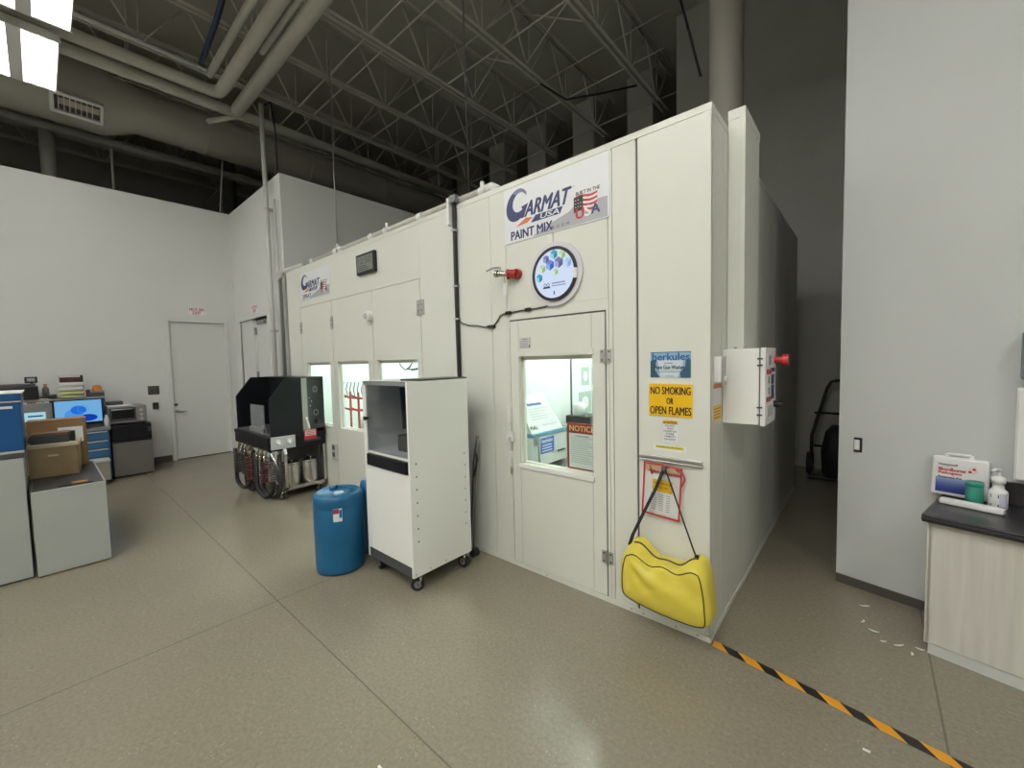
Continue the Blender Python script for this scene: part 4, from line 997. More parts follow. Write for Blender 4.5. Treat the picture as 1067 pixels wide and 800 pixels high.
m = MB().box(-8.2, -7.50, -1.3, .565, .677, .715, MGREY, .004); m.build('bench_top', t)
m = MB().box(-8.2, -7.78, -1.3, .552, 1.085, 1.118, LGREY, .003); m.build('upper_shelf', t)
m = MB().box(-8.2, -7.80, .525, .55, .715, 1.085, TBLUE2).box(-8.2, -7.80, -1.3, -1.27, .715, 1.085, TBLUE2).box(-8.2, -8.17, -1.3, .55, .715, 1.085, DGREY); m.build('shelf_support', t)
m = MB()
for y in (-1.28, -.3): m.box(-8.15, -8.09, y, y+.05, 0, .677, MGREY).box(-7.6, -7.54, y, y+.05, 0, .677, MGREY)
m.build('bench_legs', t)
t = thing('desk_monitor', 'black desk monitor showing a blue swirl wallpaper', 'monitor', (-7.6, .3, .715))
MB().box(-7.60, -7.565, .075, .512, .785, 1.092, BLACK, .004).build('monitor_body', t)
MB().box(-7.66, -7.50, .2, .38, .716, .728, BLACK).cyl((-7.6, .29, .72), (-7.6, .29, .82), .02, BLACK).build('monitor_stand', t)
FMo = frame((-7.564, 0, 0), (0, 1, 0), (0, 0, 1), (1, 0, 0))
s = MB().slab(FMo, .087, .498, .80, 1.08, 0, .001, emis('wallpaper_sky', (.22, .55, .95), .8)); s = s.build('monitor_screen', t)
m = MB(); WB = emis('wallpaper_blue', (.02, .22, .9), .8); WB2 = emis('wallpaper_deep', (.01, .06, .55), .8); WB3 = emis('wallpaper_light', (.1, .4, 1), .8)
m.disc(FMo, (.25, .90), .085, .075, .0015, WB3, 24).disc(FMo, (.29, .96), .07, .055, .0018, WB, 24).disc(FMo, (.37, .855), .085, .045, .0021, WB2, 24).disc(FMo, (.24, .835), .07, .035, .0024, WB, 24).disc(FMo, (.31, .85), .03, .05, .0027, WB3, 20)
m.ring(FMo, (.33, .97), .045, .05, .0015, .002, WB3, 24)
m.build('screen_picture', s)
t = thing('laptop', 'grey laptop with bright pale window beside the monitor', 'laptop', (-7.6, -.06, .715))
m = MB().box(-7.62, -7.60, -.19, .07, .80, 1.07, MGREY, .003); m.build('laptop_lid', t)
MB().box(-7.66, -7.56, -.15, .03, .716, .81, DGREY, .003).build('laptop_base', t)
FLp = frame((-7.599, 0, 0), (0, 1, 0), (0, 0, 1), (1, 0, 0))
s = MB().slab(FLp, -.17, .012, .855, .965, 0, .001, emis('laptop_screen', (.50, .85, .95), .8)).build('laptop_screen', t)
m = MB().slab(FLp, -.13, -.01, .91, .928, .001, .0015, mat('label_blue', (.03, .12, .45), .4)); m.build('screen_text', s)
t = thing('file_folders', 'white and brown papers filed under the bench shelf', 'paper', (-7.7, -.1, .97))
for k, (y0, y1, mm) in enumerate(((-.2, -.13, PAPER), (-.13, -.06, mat('brown_file', (.30, .18, .13), .7)), (-.06, .0, mat('beige_file', (.60, .52, .36), .7)), (.0, .05, PAPER))): MB().box(-7.80, -7.68, y0+.002, y1-.002, .97, 1.08, mm).build('folder', t)
MB().box(-7.82, -7.66, -.22, .07, .955, .968, MGREY).build('rack', t)
MB().box(-7.82, -7.80, -.22, .07, .715, .955, MGREY).build('rack_back', t)
t = thing('office_printer', 'wide black printer with small tilted screen on the bench shelf', 'printer', (-7.9, -.2, 1.118))
m = MB().box(-8.15, -7.72, -.62, -.03, 1.119, 1.28, BLACK, .012).box(-8.12, -7.74, -.62, -.05, 1.28, 1.31, DGREY, .008); m.build('printer_body', t)
m = MB().box(-7.80, -7.77, -.135, -.03, 1.318, 1.395, BLACK, .006); sc = m.build('printer_display', t)
MB().box(-7.7695, -7.768, -.115, -.05, 1.34, 1.38, mat('lcd_pale', (.35, .36, .38), .3)).build('display_glass', sc)
MB().box(-7.79, -7.785, -.09, -.07, 1.29, 1.33, BLACK).build('display_stalk', t)
t = thing('pump_spray', 'clear hand spray bottle beside the printer', 'bottle', (-7.7, .02, 1.118))
MB().lathe([(.03, 0), (.03, .12), (.012, .15), (.012, .17)], (-7.85, .03, 1.119), CLH, 16).cyl((-7.85, .03, 1.285), (-7.85, .03, 1.30), .018, ORG, 12).build('bottle_body', t)
t = thing('desk_clutter', 'dark cables and adapters beside the paper trays', 'cables', (-7.7, .08, 1.118))
m = MB().box(-7.85, -7.75, .04, .12, 1.119, 1.165, DGREY, .008).tube([(-7.74, -.02, 1.13), (-7.72, .03, 1.16), (-7.74, .08, 1.13), (-7.72, .12, 1.15)], .008, BLACK, 6); m.build('adapter', t)
t = thing('paper_trays', 'stack of white trays with yellow papers and a brown binder on top', 'tray', (-7.8, .25, 1.118))
for k in range(3):
    z = 1.119+k*.052
    m = MB().box(-8.05, -7.75, .13, .37, z, z+.006, WHITEP).box(-8.05, -7.75, .13, .136, z, z+.045, WHITEP).box(-8.05, -7.75, .364, .37, z, z+.045, WHITEP)
    tr = m.build('tray', t)
    m = MB().box(-8.03, -7.76, .145, .355, z+.006, z+.02, mat('yellow_paper', (.75, .72, .10), .6) if k < 2 else PAPER, .002); m.build('paper_stack', tr)
m = MB().box(-8.05, -7.76, .14, .365, 1.275, 1.31, PAPER, .003).box(-8.05, -7.77, .155, .345, 1.31, 1.375, mat('maroon_binder', (.05, .015, .02), .5), .004).box(-8.05, -7.765, .145, .34, 1.375, 1.41, mat('pinkish_paper', (.62, .55, .55), .6), .003).box(-7.79, -7.76, .335, .36, 1.31, 1.40, BLACK)
m.build('binder', t)
t = thing('parts_bin', 'grey bin of small parts with an orange cloth on the bench shelf', 'bin', (-7.8, .47, 1.118))
MB().box(-7.95, -7.76, .385, .55, 1.119, 1.165, DGREY, .004).box(-7.93, -7.78, .385, .42, 1.165, 1.20, mat('dark_green', (.05, .08, .06), .6), .004).build('bin_body', t)
m = MB().lathe([(.05, 0), (.055, .02), (.045, .05), (.042, .085), (.012, .095)], (-7.84, .485, 1.165), mat('orange_cloth', (.60, .22, .05), .8), 18); m.box(-7.80, -7.76, .44, .55, 1.165, 1.185, MGREY, .003); m.build('orange_cloth', t)
t = thing('thermos', 'grey bottle standing beside the blue monitor', 'bottle', (-7.55, .535, .715))
MB().lathe([(.026, 0), (.028, .02), (.028, .10), (.014, .13), (.014, .155)], (-7.55, .537, .716), LGREY, 18).build('bottle_body', t)
# fridge and oven
t = thing('mini_fridge', 'small steel fronted fridge under the toaster oven', 'fridge', (-7.85, .77, 0))
m = MB().box(-8.2, -7.63, .57, .98, .02, .715, BLACK, .006); m.build('fridge_body', t)
MB().box(-8.2, -7.64, .58, .97, 0, .02, RUB).build('feet', t)
MB().box(-7.63, -7.575, .572, .978, .022, .475, mat('fridge_steel', (.23, .22, .21), .3, .6), .006).build('fridge_door', t)
fz = MB().box(-7.63, -7.575, .572, .978, .50, .70, BLACKM, .006).build('freezer_door', t)
MB().box(-7.63, -7.57, .575, .975, .48, .497, BLACK).build('grip_channel', t)
MB().box(-7.575, -7.572, .94, .97, .60, .66, DGREY).build('thermostat_dial', fz)
t = thing('toaster_oven', 'steel toaster oven with glass door on top of the small fridge', 'oven', (-7.8, .74, .716))
TS = mat('oven_steel', (.32, .31, .30), .35, .6)
m = MB().box(-8.0, -7.60, .556, .940, .735, .965, TS, .012); ob = m.build('oven_body', t)
m = MB()
for y in (.57, .91):
    for x in (-7.97, -7.63): m.cyl((x, y, .716), (x, y, .737), .015, BLACK, 10)
m.build('feet', t)
dd = MB().box(-7.60, -7.592, .565, .83, .765, .945, DGREY, .003).box(-7.592, -7.590, .59, .81, .80, .91, BLACKM).build('oven_door', t)
MB().tube([(-7.585, .59, .925), (-7.57, .60, .925), (-7.57, .80, .925), (-7.585, .81, .925)], .007, ALU, 8).build('oven_handle', dd)
for z in (.90, .84, .78): MB().cyl((-7.60, .885, z), (-7.58, .885, z), .02, LGREY, 14).build('oven_knob', t)
t = thing('white_papers', 'white papers lying on the toaster oven', 'paper', (-7.8, .66, .966))
MB().box(-7.9, -7.62, .56, .80, .966, .975, PAPER).build('sheets', t)
t = thing('black_folder', 'flat dark box on the toaster oven behind the papers', 'box', (-7.9, .64, .976))
MB().box(-8.0, -7.82, .57, .73, .976, 1.02, DGREY, .003).build('box_body', t)

# ---------------------------------------------------------------- counter by the switch wall
t = thing('base_cabinet', 'pale wood grain base cabinet carrying the black countertop', 'cabinet', FR @ Vector((.48, 0, 0)))
WG = mat('pale_woodgrain', (.60, .585, .53), .45)
nt = WG.node_tree; tc = nt.nodes.new('ShaderNodeTexCoord'); mp = nt.nodes.new('ShaderNodeMapping'); mp.inputs['Scale'].default_value = (14, 14, .8)
nz = nt.nodes.new('ShaderNodeTexNoise'); nz.inputs['Scale'].default_value = 2.5; nz.inputs['Detail'].default_value = 5
rp = nt.nodes.new('ShaderNodeValToRGB'); rp.color_ramp.elements[0].position = .35; rp.color_ramp.elements[1].position = .65
rp.color_ramp.elements[0].color = (.56, .545, .49, 1); rp.color_ramp.elements[1].color = (.63, .615, .56, 1)
nt.links.new(tc.outputs['Object'], mp.inputs[0]); nt.links.new(mp.outputs[0], nz.inputs['Vector']); nt.links.new(nz.outputs['Fac'], rp.inputs['Fac']); nt.links.new(rp.outputs['Color'], nt.nodes['Principled BSDF'].inputs['Base Color'])
MB().slab(FR, .490, 2.3, .055, .648, .001, .430, WG).build('carcass', t)
MB().slab(FR, .478, .496, .052, .648, .001, .448, WG, .001).build('end_panel', t)
dd = MB().slab(FR, .482, 1.22, .056, .646, .430, .448, WG, .002).build('door', t)
MB().slab(FR, 1.224, 2.3, .056, .646, .430, .448, WG, .002).build('door', t)
MB().slab(FR, .492, 2.3, 0, .055, .01, .442, mat('toe_kick', (.56, .57, .54), .5)).build('toe_kick', t)
t = thing('countertop', 'black speckled countertop with a backsplash above the pale cabinet', 'countertop', FR @ Vector((.9, .65, 0)))
CTM = mat('black_laminate', (.022, .021, .024), .28, var=.5, scale=90)
MB().slab(FR, .462, 2.3, .649, .687, .001, .486, CTM, .006).slab(FR, .462, 2.3, .662, .671, .480, .492, CTM, .003).build('top_slab', t)
MB().slab(FR, .62, 2.3, .687, .80, .001, .022, CTM, .003).build('backsplash', t)
t = thing('wall_cabinet', 'plain white box mounted on the wall just above the countertop backsplash', 'cabinet', FR @ Vector((.9, .83, 0)))
m = MB().slab(FR, .705, 1.5, .825, 1.268, .001, .075, WHITEP, .004); m.build('cabinet_body', t)
MB().slab(FR, .712, 1.5, .833, 1.262, .075, .09, WHITEP, .003).build('cabinet_door', t)
t = thing('soap_dispenser', 'grey soap dispenser on the wall above the white box', 'dispenser', FR @ Vector((.78, 1.29, 0)))
MB().slab(FR, .714, .86, 1.31, 1.535, .001, .10, mat('dispenser_grey', (.22, .25, .26), .35), .012).build('dispenser_body', t)
MB().slab(FR, .72, .855, 1.45, 1.53, .10, .108, mat('teal_panel', (.05, .22, .28), .3), .004).build('teal_panel', t)
MB().slab(FR, .74, .84, 1.285, 1.33, .02, .10, BLACK, .008).build('push_bar', t)
# first aid case, cup, pump bottle, paper bundle
CZ = .6875
FK = FR @ Matrix.Translation((.425, CZ+.0045, .072)) @ Matrix.Rotation(-.09, 4, 'X')
t = thing('first_aid_case', 'white plastic response kit case with blue and red label leaning on the wall', 'case', FK.translation)
MB().slab(FK, 0, .205, .0, .205, -.045, 0, WHITEP, .012).build('case_body', t)
m = MB().tube([FK @ Vector(p) for p in ((.05, .205, -.02), (.052, .216, -.02), (.06, .219, -.02), (.135, .219, -.02), (.143, .216, -.02), (.145, .205, -.02))], .007, WHITEP, 8); m.slab(FK, .045, .065, .195, .212, -.03, -.005, WHITEP, .003).slab(FK, .13, .15, .195, .212, -.03, -.005, WHITEP, .003)
m.build('case_handle', t)
lb = MB().slab(FK, .018, .185, .018, .175, 0, .0015, PAPER)
m = lb.build('label_sheet', t)
q = MB()
for k in range(10):
    c0 = k/9; q.slab(FK, .018, .185, .018+.0078*k, .026+.0078*k, .0015, .0022, mat('label_blue_%d' % k, (.012+.30*c0**2.2, .03+.38*c0**2.2, .20+.42*c0**1.4), .4))
q.text(FK, 'Honeywell', .028, .095, .156, .169, .003, BLKINK, bold=.05).text(FK, 'Bloodborne', .028, .125, .130, .147, .003, REDINK, bold=.06).text(FK, 'Pathogens', .028, .112, .110, .127, .003, REDINK, bold=.06).text(FK, 'Response Kit', .028, .112, .090, .103, .003, BLKINK, bold=.05)
for k in range(5): q.disc(FK, (.150+.012*math.cos(k*1.25), .145+.010*math.sin(k*1.25)), .007, .006, .0025, REDINK if k % 2 else mat('pink_print', (.80, .55, .52), .5), 12)
q.build('label_print', m)
def onC(u, d): p = FR @ Vector((u, CZ, d)); return (p.x, p.y, p.z)
t = thing('green_jar', 'teal green lidded jar standing in front of the response kit case', 'jar', onC(.590, .135))
TEAL = mat('teal_plastic', (.04, .29, .22), .4)
MB().lathe([(.029, 0), (.031, .004), (.031, .100), (.029, .104)], onC(.590, .135), TEAL, 32).build('jar_body', t)
MB().lathe([(.032, .094), (.032, .110), (.029, .115), (.0, .116)], onC(.590, .135), TEAL, 32).build('jar_lid', t)
t = thing('pump_bottle', 'white pump bottle with black bracket marks on the countertop', 'bottle', onC(.665, .125))
c = onC(.665, .125)
bb = MB().lathe([(.031, 0), (.033, .005), (.033, .078), (.031, .086), (.022, .094), (.020, .100), (.019, .122), (.024, .124), (.024, .150), (.014, .155), (.010, .157)], c, WHITEP, 32).build('bottle_body', t)
m = MB().cyl((c[0], c[1], c[2]+.15), (c[0], c[1], c[2]+.186), .006, WHITEP, 10).tube([(c[0], c[1], c[2]+.178), (c[0]+.004, c[1]-.004, c[2]+.190), (c[0]-.016, c[1]-.016, c[2]+.190), (c[0]-.026, c[1]-.024, c[2]+.180)], .007, WHITEP, 8)
m.build('pump_head', t)
m = MB()
ab = math.atan2(-c[1], -c[0])
def onb(a, z, r=.0335): return Vector((c[0]+r*math.cos(a), c[1]+r*math.sin(a), c[2]+z))
def patch(m, a0, a1, z0, z1, mm, n=6, r=.0335):
    vs = [onb(a0+(a1-a0)*k/n, z, r) for z in (z0, z1) for k in range(n+1)]
    m.add(vs, [(k, k+1, n+2+k, n+1+k) for k in range(n)], mm)
patch(m, ab+.15, ab+1.0, .008, .078, mat('pale_lilac', (.55, .56, .66), .5))
patch(m, ab+.1, ab+.95, .010, .014, BLKINK, r=.0338)
for a in (ab-.75, ab+.0): patch(m, a, a+.10, .055, .072, BLKINK, r=.0338); patch(m, a, a+.12, .010, .025, BLKINK, r=.0338); patch(m, a-.15, a+.1, .010, .013, BLKINK, r=.0338)
m.build('bottle_label', bb)
t = thing('paper_bundle', 'long white wrapped bundle lying across the countertop in front of the jar', 'paper roll', onC(.60, .21))
FP2 = FR @ Matrix.Translation((.485, CZ, .195)) @ Matrix.Rotation(-.10, 4, 'Y')
MB().slab(FP2, 0, .215, 0, .029, 0, .042, PAPER, .009).build('wrapped_bundle', t)
MB().slab(FP2, .205, .216, .006, .023, .008, .034, LGREY, .002).build('open_end', t)

t = thing('light_switch', 'white rocker switch in a bare dark box on the plain wall', 'switch', FR @ Vector((.095, .85, 0)))
MB().slab(FR, .077, .116, .848, .936, 0, .006, BLACK).build('switch_box', t)
MB().slab(FR, .080, .106, .862, .924, .006, .014, WHITEP, .002).build('switch_plate', t)
MB().slab(FR, .085, .101, .872, .914, .014, .018, WHITE, .002).build('switch_rocker', t)

# ---------------------------------------------------------------- floor tape and scraps
m = MB()
A = Vector((-.572, 2.160, .0015)); B = Vector((.50, 2.0, .0015))
TAPE_A, TAPE_B = A, B
d = (B-A).normalized(); nrm = Vector((-d.y, d.x, 0)); L = (B-A).length; w = .0245
s = -.03; k = 0; step = .079
def P(a, side):
    a = max(0, min(L, a)); return A+d*a+nrm*side*w
TY = mat('tape_orange', (.80, .36, .02), .4); TK = mat('tape_black', (.018, .017, .016), .4)
while s < L:
    e = s+step; sh = .040
    q = [P(s+sh, -1), P(e+sh, -1), P(e-sh*.4, 1), P(s-sh*.4, 1)]
    if (q[0]-q[1]).length > 1e-4 or (q[2]-q[3]).length > 1e-4: m.add(q, [(0, 1, 2, 3)], TY if k % 2 == 0 else TK)
    s = e; k += 1
m.build('hazard_tape', None, 'orange and black striped hazard tape stuck on the floor from the booth corner', 'tape')
sl = ['curled white scrap nearest the wall baseboard', 'small bent white scrap on the floor second from the baseboard', 'straight white scrap lying mid way along the trail of scraps', 'tiny grey scrap lying beside the curled white scraps', 'curved white scrap lying close to the cabinet corner', 'fat white scrap by the cabinet toe kick', 'pale scrap tucked against the cabinet toe kick']
for i, (x, y, a, n) in enumerate(((.009, 3.023, .2, .03), (.006, 2.842, .9, .025), (.045, 2.772, -.5, .03), (.084, 2.70, .1, .018), (.141, 2.71, .5, .03), (.186, 2.67, 1.2, .018), (.215, 2.735, -.4, .022))):
    P_ = [(x+math.cos(a+.7*k/6*(1 if i % 2 else .3))*n*(k/6-.5)*1.6, y+math.sin(a+.7*k/6)*n*(k/6-.5)*1.6, .004) for k in range(7)]
    MB().tube(P_, [.002, .004, .005, .005, .005, .004, .002], PAPER, 6, flat=.6).build('paper_scrap', None, sl[i], 'scrap', 'white scraps on the floor by the counter')
for i, (px, py, lab) in enumerate(((.02, 1.90, 'white crumb on the floor beside the striped tape'), (-1.3, .72, 'tiny white crumb on the open concrete floor'))):
    MB().box(px-.010, px+.012, py-.004, py+.005, .0, .004, PAPER, .001).build('floor_crumb', None, lab, 'scrap')

# hand truck in the dark gap
t = thing('hand_truck', 'black hand truck standing in the dark gap behind the wall end', 'hand truck', (-.35, 6.1, 0))
m = MB()
m.tube([(-.50, 6.02, .14), (-.50, 6.05, .48), (-.37, 6.22, 1.05), (-.335, 6.24, 1.115), (-.29, 6.24, 1.13), (-.16, 6.24, 1.13), (-.12, 6.22, 1.05), (-.10, 6.02, .14)], .018, RUB, 10)
for z in (.35, .75): m.tube([(-.48, 6.10, z), (-.12, 6.10, z)], .014, RUB, 8)
m.build('truck_frame', t)
MB().box(-.50, -.10, 5.80, 6.04, .03, .045, DGREY).build('toe_plate', t)
for x in (-.52, -.08): MB().cyl((x-.03, 6.12, .13), (x+.03, 6.12, .13), .13, RUB, 24).build('wheel', t)
t = thing('black_bag', 'dark bundle hanging on the hand truck in the gap', 'bag', (-.3, 6.02, .2))
MB().lathe([(.05, 0), (.12, .05), (.13, .3), (.09, .52), (.03, .60)], (-.27, 5.87, .046), RUB, 20).build('bundle', t)

# ---------------------------------------------------------------- roof structure
joist_labels = ['open web steel roof joist ending over the tall rear wall', 'second steel roof joist from the rear wall, over the paint mix sign', 'third steel roof joist from the rear wall, over the round screen', 'fourth steel roof joist from the rear wall, over the windowed doors', 'fifth steel roof joist from the rear wall, nearest the bent pipes', 'sixth steel roof joist, half hidden above the pipe bundle', 'seventh steel roof joist, above the big round duct', 'eighth steel roof joist, beyond the round duct', 'ninth steel roof joist, deep in the dark beyond the wall']
JX0, JSTEP, ZB, ZT = -2.70, 1.122, 5.65, 6.40
j = thing('roof_joist', joist_labels[0], 'joist', (JX0, 0, ZB), 0, 'open web joists under the roof deck')
m = MB()
for s in (-1, 1): m.box(JX0+s*.045-.018, JX0+s*.045+.018, -6.8, 7.25, ZB, ZB+.006, STEEL).box(JX0+s*.028-.003, JX0+s*.028+.003, -6.8, 7.25, ZB, ZB+.04, STEEL)
m.build('bottom_chord', j)
m = MB()
for s in (-1, 1): m.box(JX0+s*.045-.022, JX0+s*.045+.022, -6.8, 7.45, ZT+.04, ZT+.046, STEEL).box(JX0+s*.028-.003, JX0+s*.028+.003, -6.8, 7.6, ZT, ZT+.046, STEEL)
m.build('top_chord', j)
m = MB(); yn = 3.0-.965*10
while yn < 7.3:
    m.tube([(JX0, yn-.44, ZT+.02), (JX0, yn-.02, ZB+.02)], .013, STEEL, 6).tube([(JX0, yn+.02, ZB+.02), (JX0, yn+.525, ZT+.02)], .010, STEEL, 6).tube([(JX0, yn, ZB+.02), (JX0, yn+.02, ZT+.02)], .010, STEEL, 6)
    yn += .965
m.build('web', j)
for k in range(1, 9): dup(j, (-JSTEP*k, 0, 0), joist_labels[k])
bl = ['steel bridging bar across the joists nearest the camera', 'second bridging bar, close beside the first one', 'bridging bar across the joists above the booth sign', 'bridging bar high under the deck above the booths', 'bridging bar across joists near the dark pilasters', 'bridging bar high under the deck near the pilasters', 'bridging bar low by the dark pilasters', 'bridging bar over the open aisle']
for i, (y, z) in enumerate(((3.02, ZB+.05), (3.29, ZB+.05), (4.33, ZB+.05), (4.6, ZT-.05), (5.87, ZB+.05), (6.1, ZT-.05), (6.95, ZB+.06), (.3, ZB+.05))):
    MB().tube([(-13, y, z), (-2.2, y, z)], .012, STEEL, 6).build('bridging_bar', None, bl[i], 'bar', 'bridging bars across the joists')
xl = ['crossed steel braces between the first and second joists', 'crossed steel braces between the second and third joists']
for i in range(2):
    x = JX0-JSTEP*i
    for yy in (4.8,): MB().tube([(x, yy, ZB+.03), (x-JSTEP, yy, ZT)], .012, STEEL, 6).tube([(x, yy+.02, ZT), (x-JSTEP, yy+.02, ZB+.03)], .012, STEEL, 6).build('cross_brace', None, xl[i], 'brace', 'cross braces between joists')
t = thing('exhaust_stack', 'round pale duct rising from the booth roof beside the plain wall', 'duct', (-1.03, 4.3, 2.65))
MB().cyl((-1.04, 4.3, 2.62), (-1.04, 4.3, 6.45), .142, mat('stack_paint', (.42, .40, .35), .6), 40).build('duct_body', t)
MB().cyl((-1.04, 4.3, 2.62), (-1.04, 4.3, 2.66), .20, GALV, 40).build('roof_collar', t)

# big round duct with grille, over the far wall
t = thing('round_duct', 'big round pale air duct running above the far wall with a grille', 'duct', (-8.3, 1.5, 4.83))
DUCT = mat('duct_paint', (.46, .45, .40), .55, var=.03, scale=3)
m = MB(); prof = [(-6.5, .42, 5.252), (.81, .42, 5.252), (1.144, .308, 5.286), (7.4, .308, 5.286)]
vs = []; n = 40
for (y, r, z) in prof: vs += [(-8.3+r*math.cos(2*PI*k/n), y, z+r*math.sin(2*PI*k/n)) for k in range(n)]
m.add(vs, [(i*n+k, i*n+(k+1) % n, (i+1)*n+(k+1) % n, (i+1)*n+k) for i in range(3) for k in range(n)], DUCT, ID, True)
m.build('duct_body', t)
m = MB()
for y in (-2.5, -.9, 2.0, 3.6, 5.2):
    r = .43 if y < .7 else .318; z = 5.252 if y < .7 else 5.286
    m.cyl((-8.3, y-.012, z), (-8.3, y+.012, z), r, DUCT, 40)
m.build('duct_band', t)
FV = frame((-7.975, 0, 4.935), (0, 1, 0), (.66, 0, .75), (.75, 0, -.66))
m = MB()
U0, U1, H2 = .27, .763, .129
for q in ((U0, U1, H2-.035, H2), (U0, U1, -H2, -H2+.035), (U0, U0+.04, -H2, H2), (U1-.03, U1, -H2, H2)): m.slab(FV, *q, -.04, .025, WHITE, .003)
g = m.build('grille_frame', t)
m = MB().slab(FV, U0+.04, U1-.03, -H2+.035, H2-.035, -.05, -.03, mat('grille_dark', (.12, .11, .10), .6))
for k in range(7): u = U0+.075+.052*k; m.slab(FV, u, u+.006, -H2+.035, H2-.035, -.03, .012, WHITE)
m.slab(FV, U0+.08, U1-.035, -.02, .055, -.03, -.012, mat('grille_tan', (.55, .50, .43), .6)); m.build('grille_blades', g)

# pipe runs near the roof
def pipe(name, label, cat, pts, r, m=PIPE, n=16, extra=None, group=None, partname='pipe_run'):
    t = thing(name, label, cat, pts[0], 0, group)
    MB().tube(pts, r, m, n).build(partname, t)
    if extra: extra(t)
    return t
def bend(a, c, b, r, n=6):
    a, c, b = Vector(a), Vector(c), Vector(b); p = c+(a-c).normalized()*r; q = c+(b-c).normalized()*r
    return [a]+[p*(1-s)**2+c*2*s*(1-s)+q*s*s for s in [k/n for k in range(n+1)]]+[b]
def hangers(pts, r):
    def f(t):
        for p in pts:
            MB().cyl((p[0], p[1], p[2]+r), (p[0], p[1], 6.44), .006, STEEL, 6).build('hanger_rod', t)
    return f
pipe('insulated_pipe', 'long straight insulated pipe passing over the end wall towards the booth', 'pipe', [(-6.74, -6.5, 5.0), (-6.74, 6.9, 5.0)], .068, extra=hangers([(-6.74, .9, 5.0), (-6.74, 3.4, 5.0), (-6.74, 5.6, 5.0)], .06))
pipe('insulated_pipe', 'insulated pipe that bends through an elbow over the black cart', 'pipe', bend((-6.47, -6.5, 5.03), (-6.47, 1.74, 5.03), (-2.5, 1.74, 5.03), .12), .070, extra=hangers([(-5.0, 1.74, 5.03)], .06))
pipe('insulated_pipe', 'thick insulated branch pipe teeing off the long straight pipe', 'pipe', [(-6.665, 1.99, 5.0), (-2.5, 1.99, 5.0)], .078, extra=hangers([(-4.9, 1.99, 5.0)], .07))
pipe('insulated_pipe', 'thin pipe squeezed between the two thick insulated pipes', 'pipe', [(-5.3, 1.865, 5.04), (-2.5, 1.865, 5.04)], .032, extra=hangers([(-4.6, 1.865, 5.04)], .03))
pipe('sprinkler_pipe', 'slim pale pipe rising beside the bent insulated pipe', 'pipe', [(-6.30, 1.60, 5.12), (-2.5, 1.60, 5.12)], .040)
pipe('conduit', 'bright thin conduit running beside the bent insulated pipe', 'conduit', [(-6.25, -6.5, 5.13), (-6.25, 1.62, 5.13)], .022, WHITE)
pipe('blue_cable', 'dark blue cable bundle rising from the conduit end to the roof', 'cable', [(-6.3, 1.5, 5.15), (-5.6, 1.52, 5.35), (-4.6, 1.5, 5.62), (-3.5, 1.5, 5.6)], .03, mat('cable_blue', (.03, .055, .11), .5), 8)
pipe('angled_drop_pipe', 'short pipe angled down from the branch pipe elbow', 'pipe', [(-6.74, 1.99, 4.95), (-7.1, 1.75, 4.93)], .035)
def clamps(zs, x, y):
    def f(t):
        for z in zs: MB().cyl((x, y, z-.02), (x, y, z+.02), .036, GALV, 12).box(x-.045, x+.045, y, 2.254, z-.012, z+.012, GALV).build('pipe_clamp', t)
    return f
pipe('riser_pipe', 'tall pale riser pipe running from the roof pipes down past the ajar door', 'pipe', [(-6.30, 2.17, 5.02), (-6.30, 2.17, .02)], .030, mat('riser_paint', (.58, .58, .56), .5), 14, extra=clamps([3.62, 1.95], -6.30, 2.17))
pipe('conduit', 'thin conduit beside the tall riser pipe', 'conduit', [(-6.13, 2.21, 3.72), (-6.13, 2.21, .02)], .018, mat('riser_paint', (.58, .58, .56), .5), 10)
pipe('riser_pipe', 'elbowed pipe stub coming over the booth top and down the wall', 'pipe', bend((-6.02, 2.18, .02), (-6.02, 2.18, 2.70), (-5.3, 2.20, 2.692), .10), .035, mat('riser_paint', (.58, .58, .56), .5), 14)
pipe('riser_pipe', 'second elbowed pipe beside the booth corner', 'pipe', bend((-5.955, 2.14, .02), (-5.955, 2.14, 2.60), (-5.80, 2.14, 2.64), .06), .026, mat('riser_paint', (.58, .58, .56), .5), 14)
pipe('steel_post', 'pale steel post rising behind the far wall by the duct grille', 'post', [(-9.4, .26, .0), (-9.4, .26, 6.44)], .085, mat('post_paint', (.40, .40, .37), .6), 18)
pipe('hanger_rod', 'thin rod hanging beside the pale post', 'rod', [(-9.3, .95, 3.5), (-9.3, .95, 6.44)], .018, STEEL, 6)
pipe('hanger_rod', 'bright thin rod hanging behind the far wall below the duct', 'rod', [(-9.0, 2.25, 3.5), (-8.6, 2.3, 5.1)], .010, WHITE, 6)
pipe('steel_post', 'dark square post behind the far wall below the duct', 'post', [(-10.5, 2.9, .0), (-10.5, 2.9, 6.44)], .13, mat('dark_post', (.16, .16, .15), .7), 4)
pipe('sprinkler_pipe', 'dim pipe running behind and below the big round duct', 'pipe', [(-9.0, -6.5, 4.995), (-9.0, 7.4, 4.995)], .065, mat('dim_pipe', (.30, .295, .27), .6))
pipe('beam_pipe', 'dim long beam deep in the dark beyond the far wall', 'beam', [(-10.6, -6.5, 5.6), (-10.6, 7.5, 5.6)], .12, STEEL, 4)
pipe('drop_cable', 'black cable dropping from the pipes to the end of the wall', 'cord', [(-6.25, 2.2, 5.0), (-6.05, 2.2, 4.95), (-6.02, 2.23, 4.6), (-6.02, 2.23, 4.07)], .012, BLACK, 8)
pipe('wall_conduit', 'thin conduit drop on the end wall above the booth corner', 'cord', [(-5.995, 3.0, 2.7), (-5.995, 3.0, 5.9)], .009, GALV, 8)
pipe('wire_rope', 'dark cable slanting down beside the round exhaust stack', 'cable', [(-1.6, 4.25, 5.6), (-1.25, 4.25, 4.1)], .012, BLACK, 6)
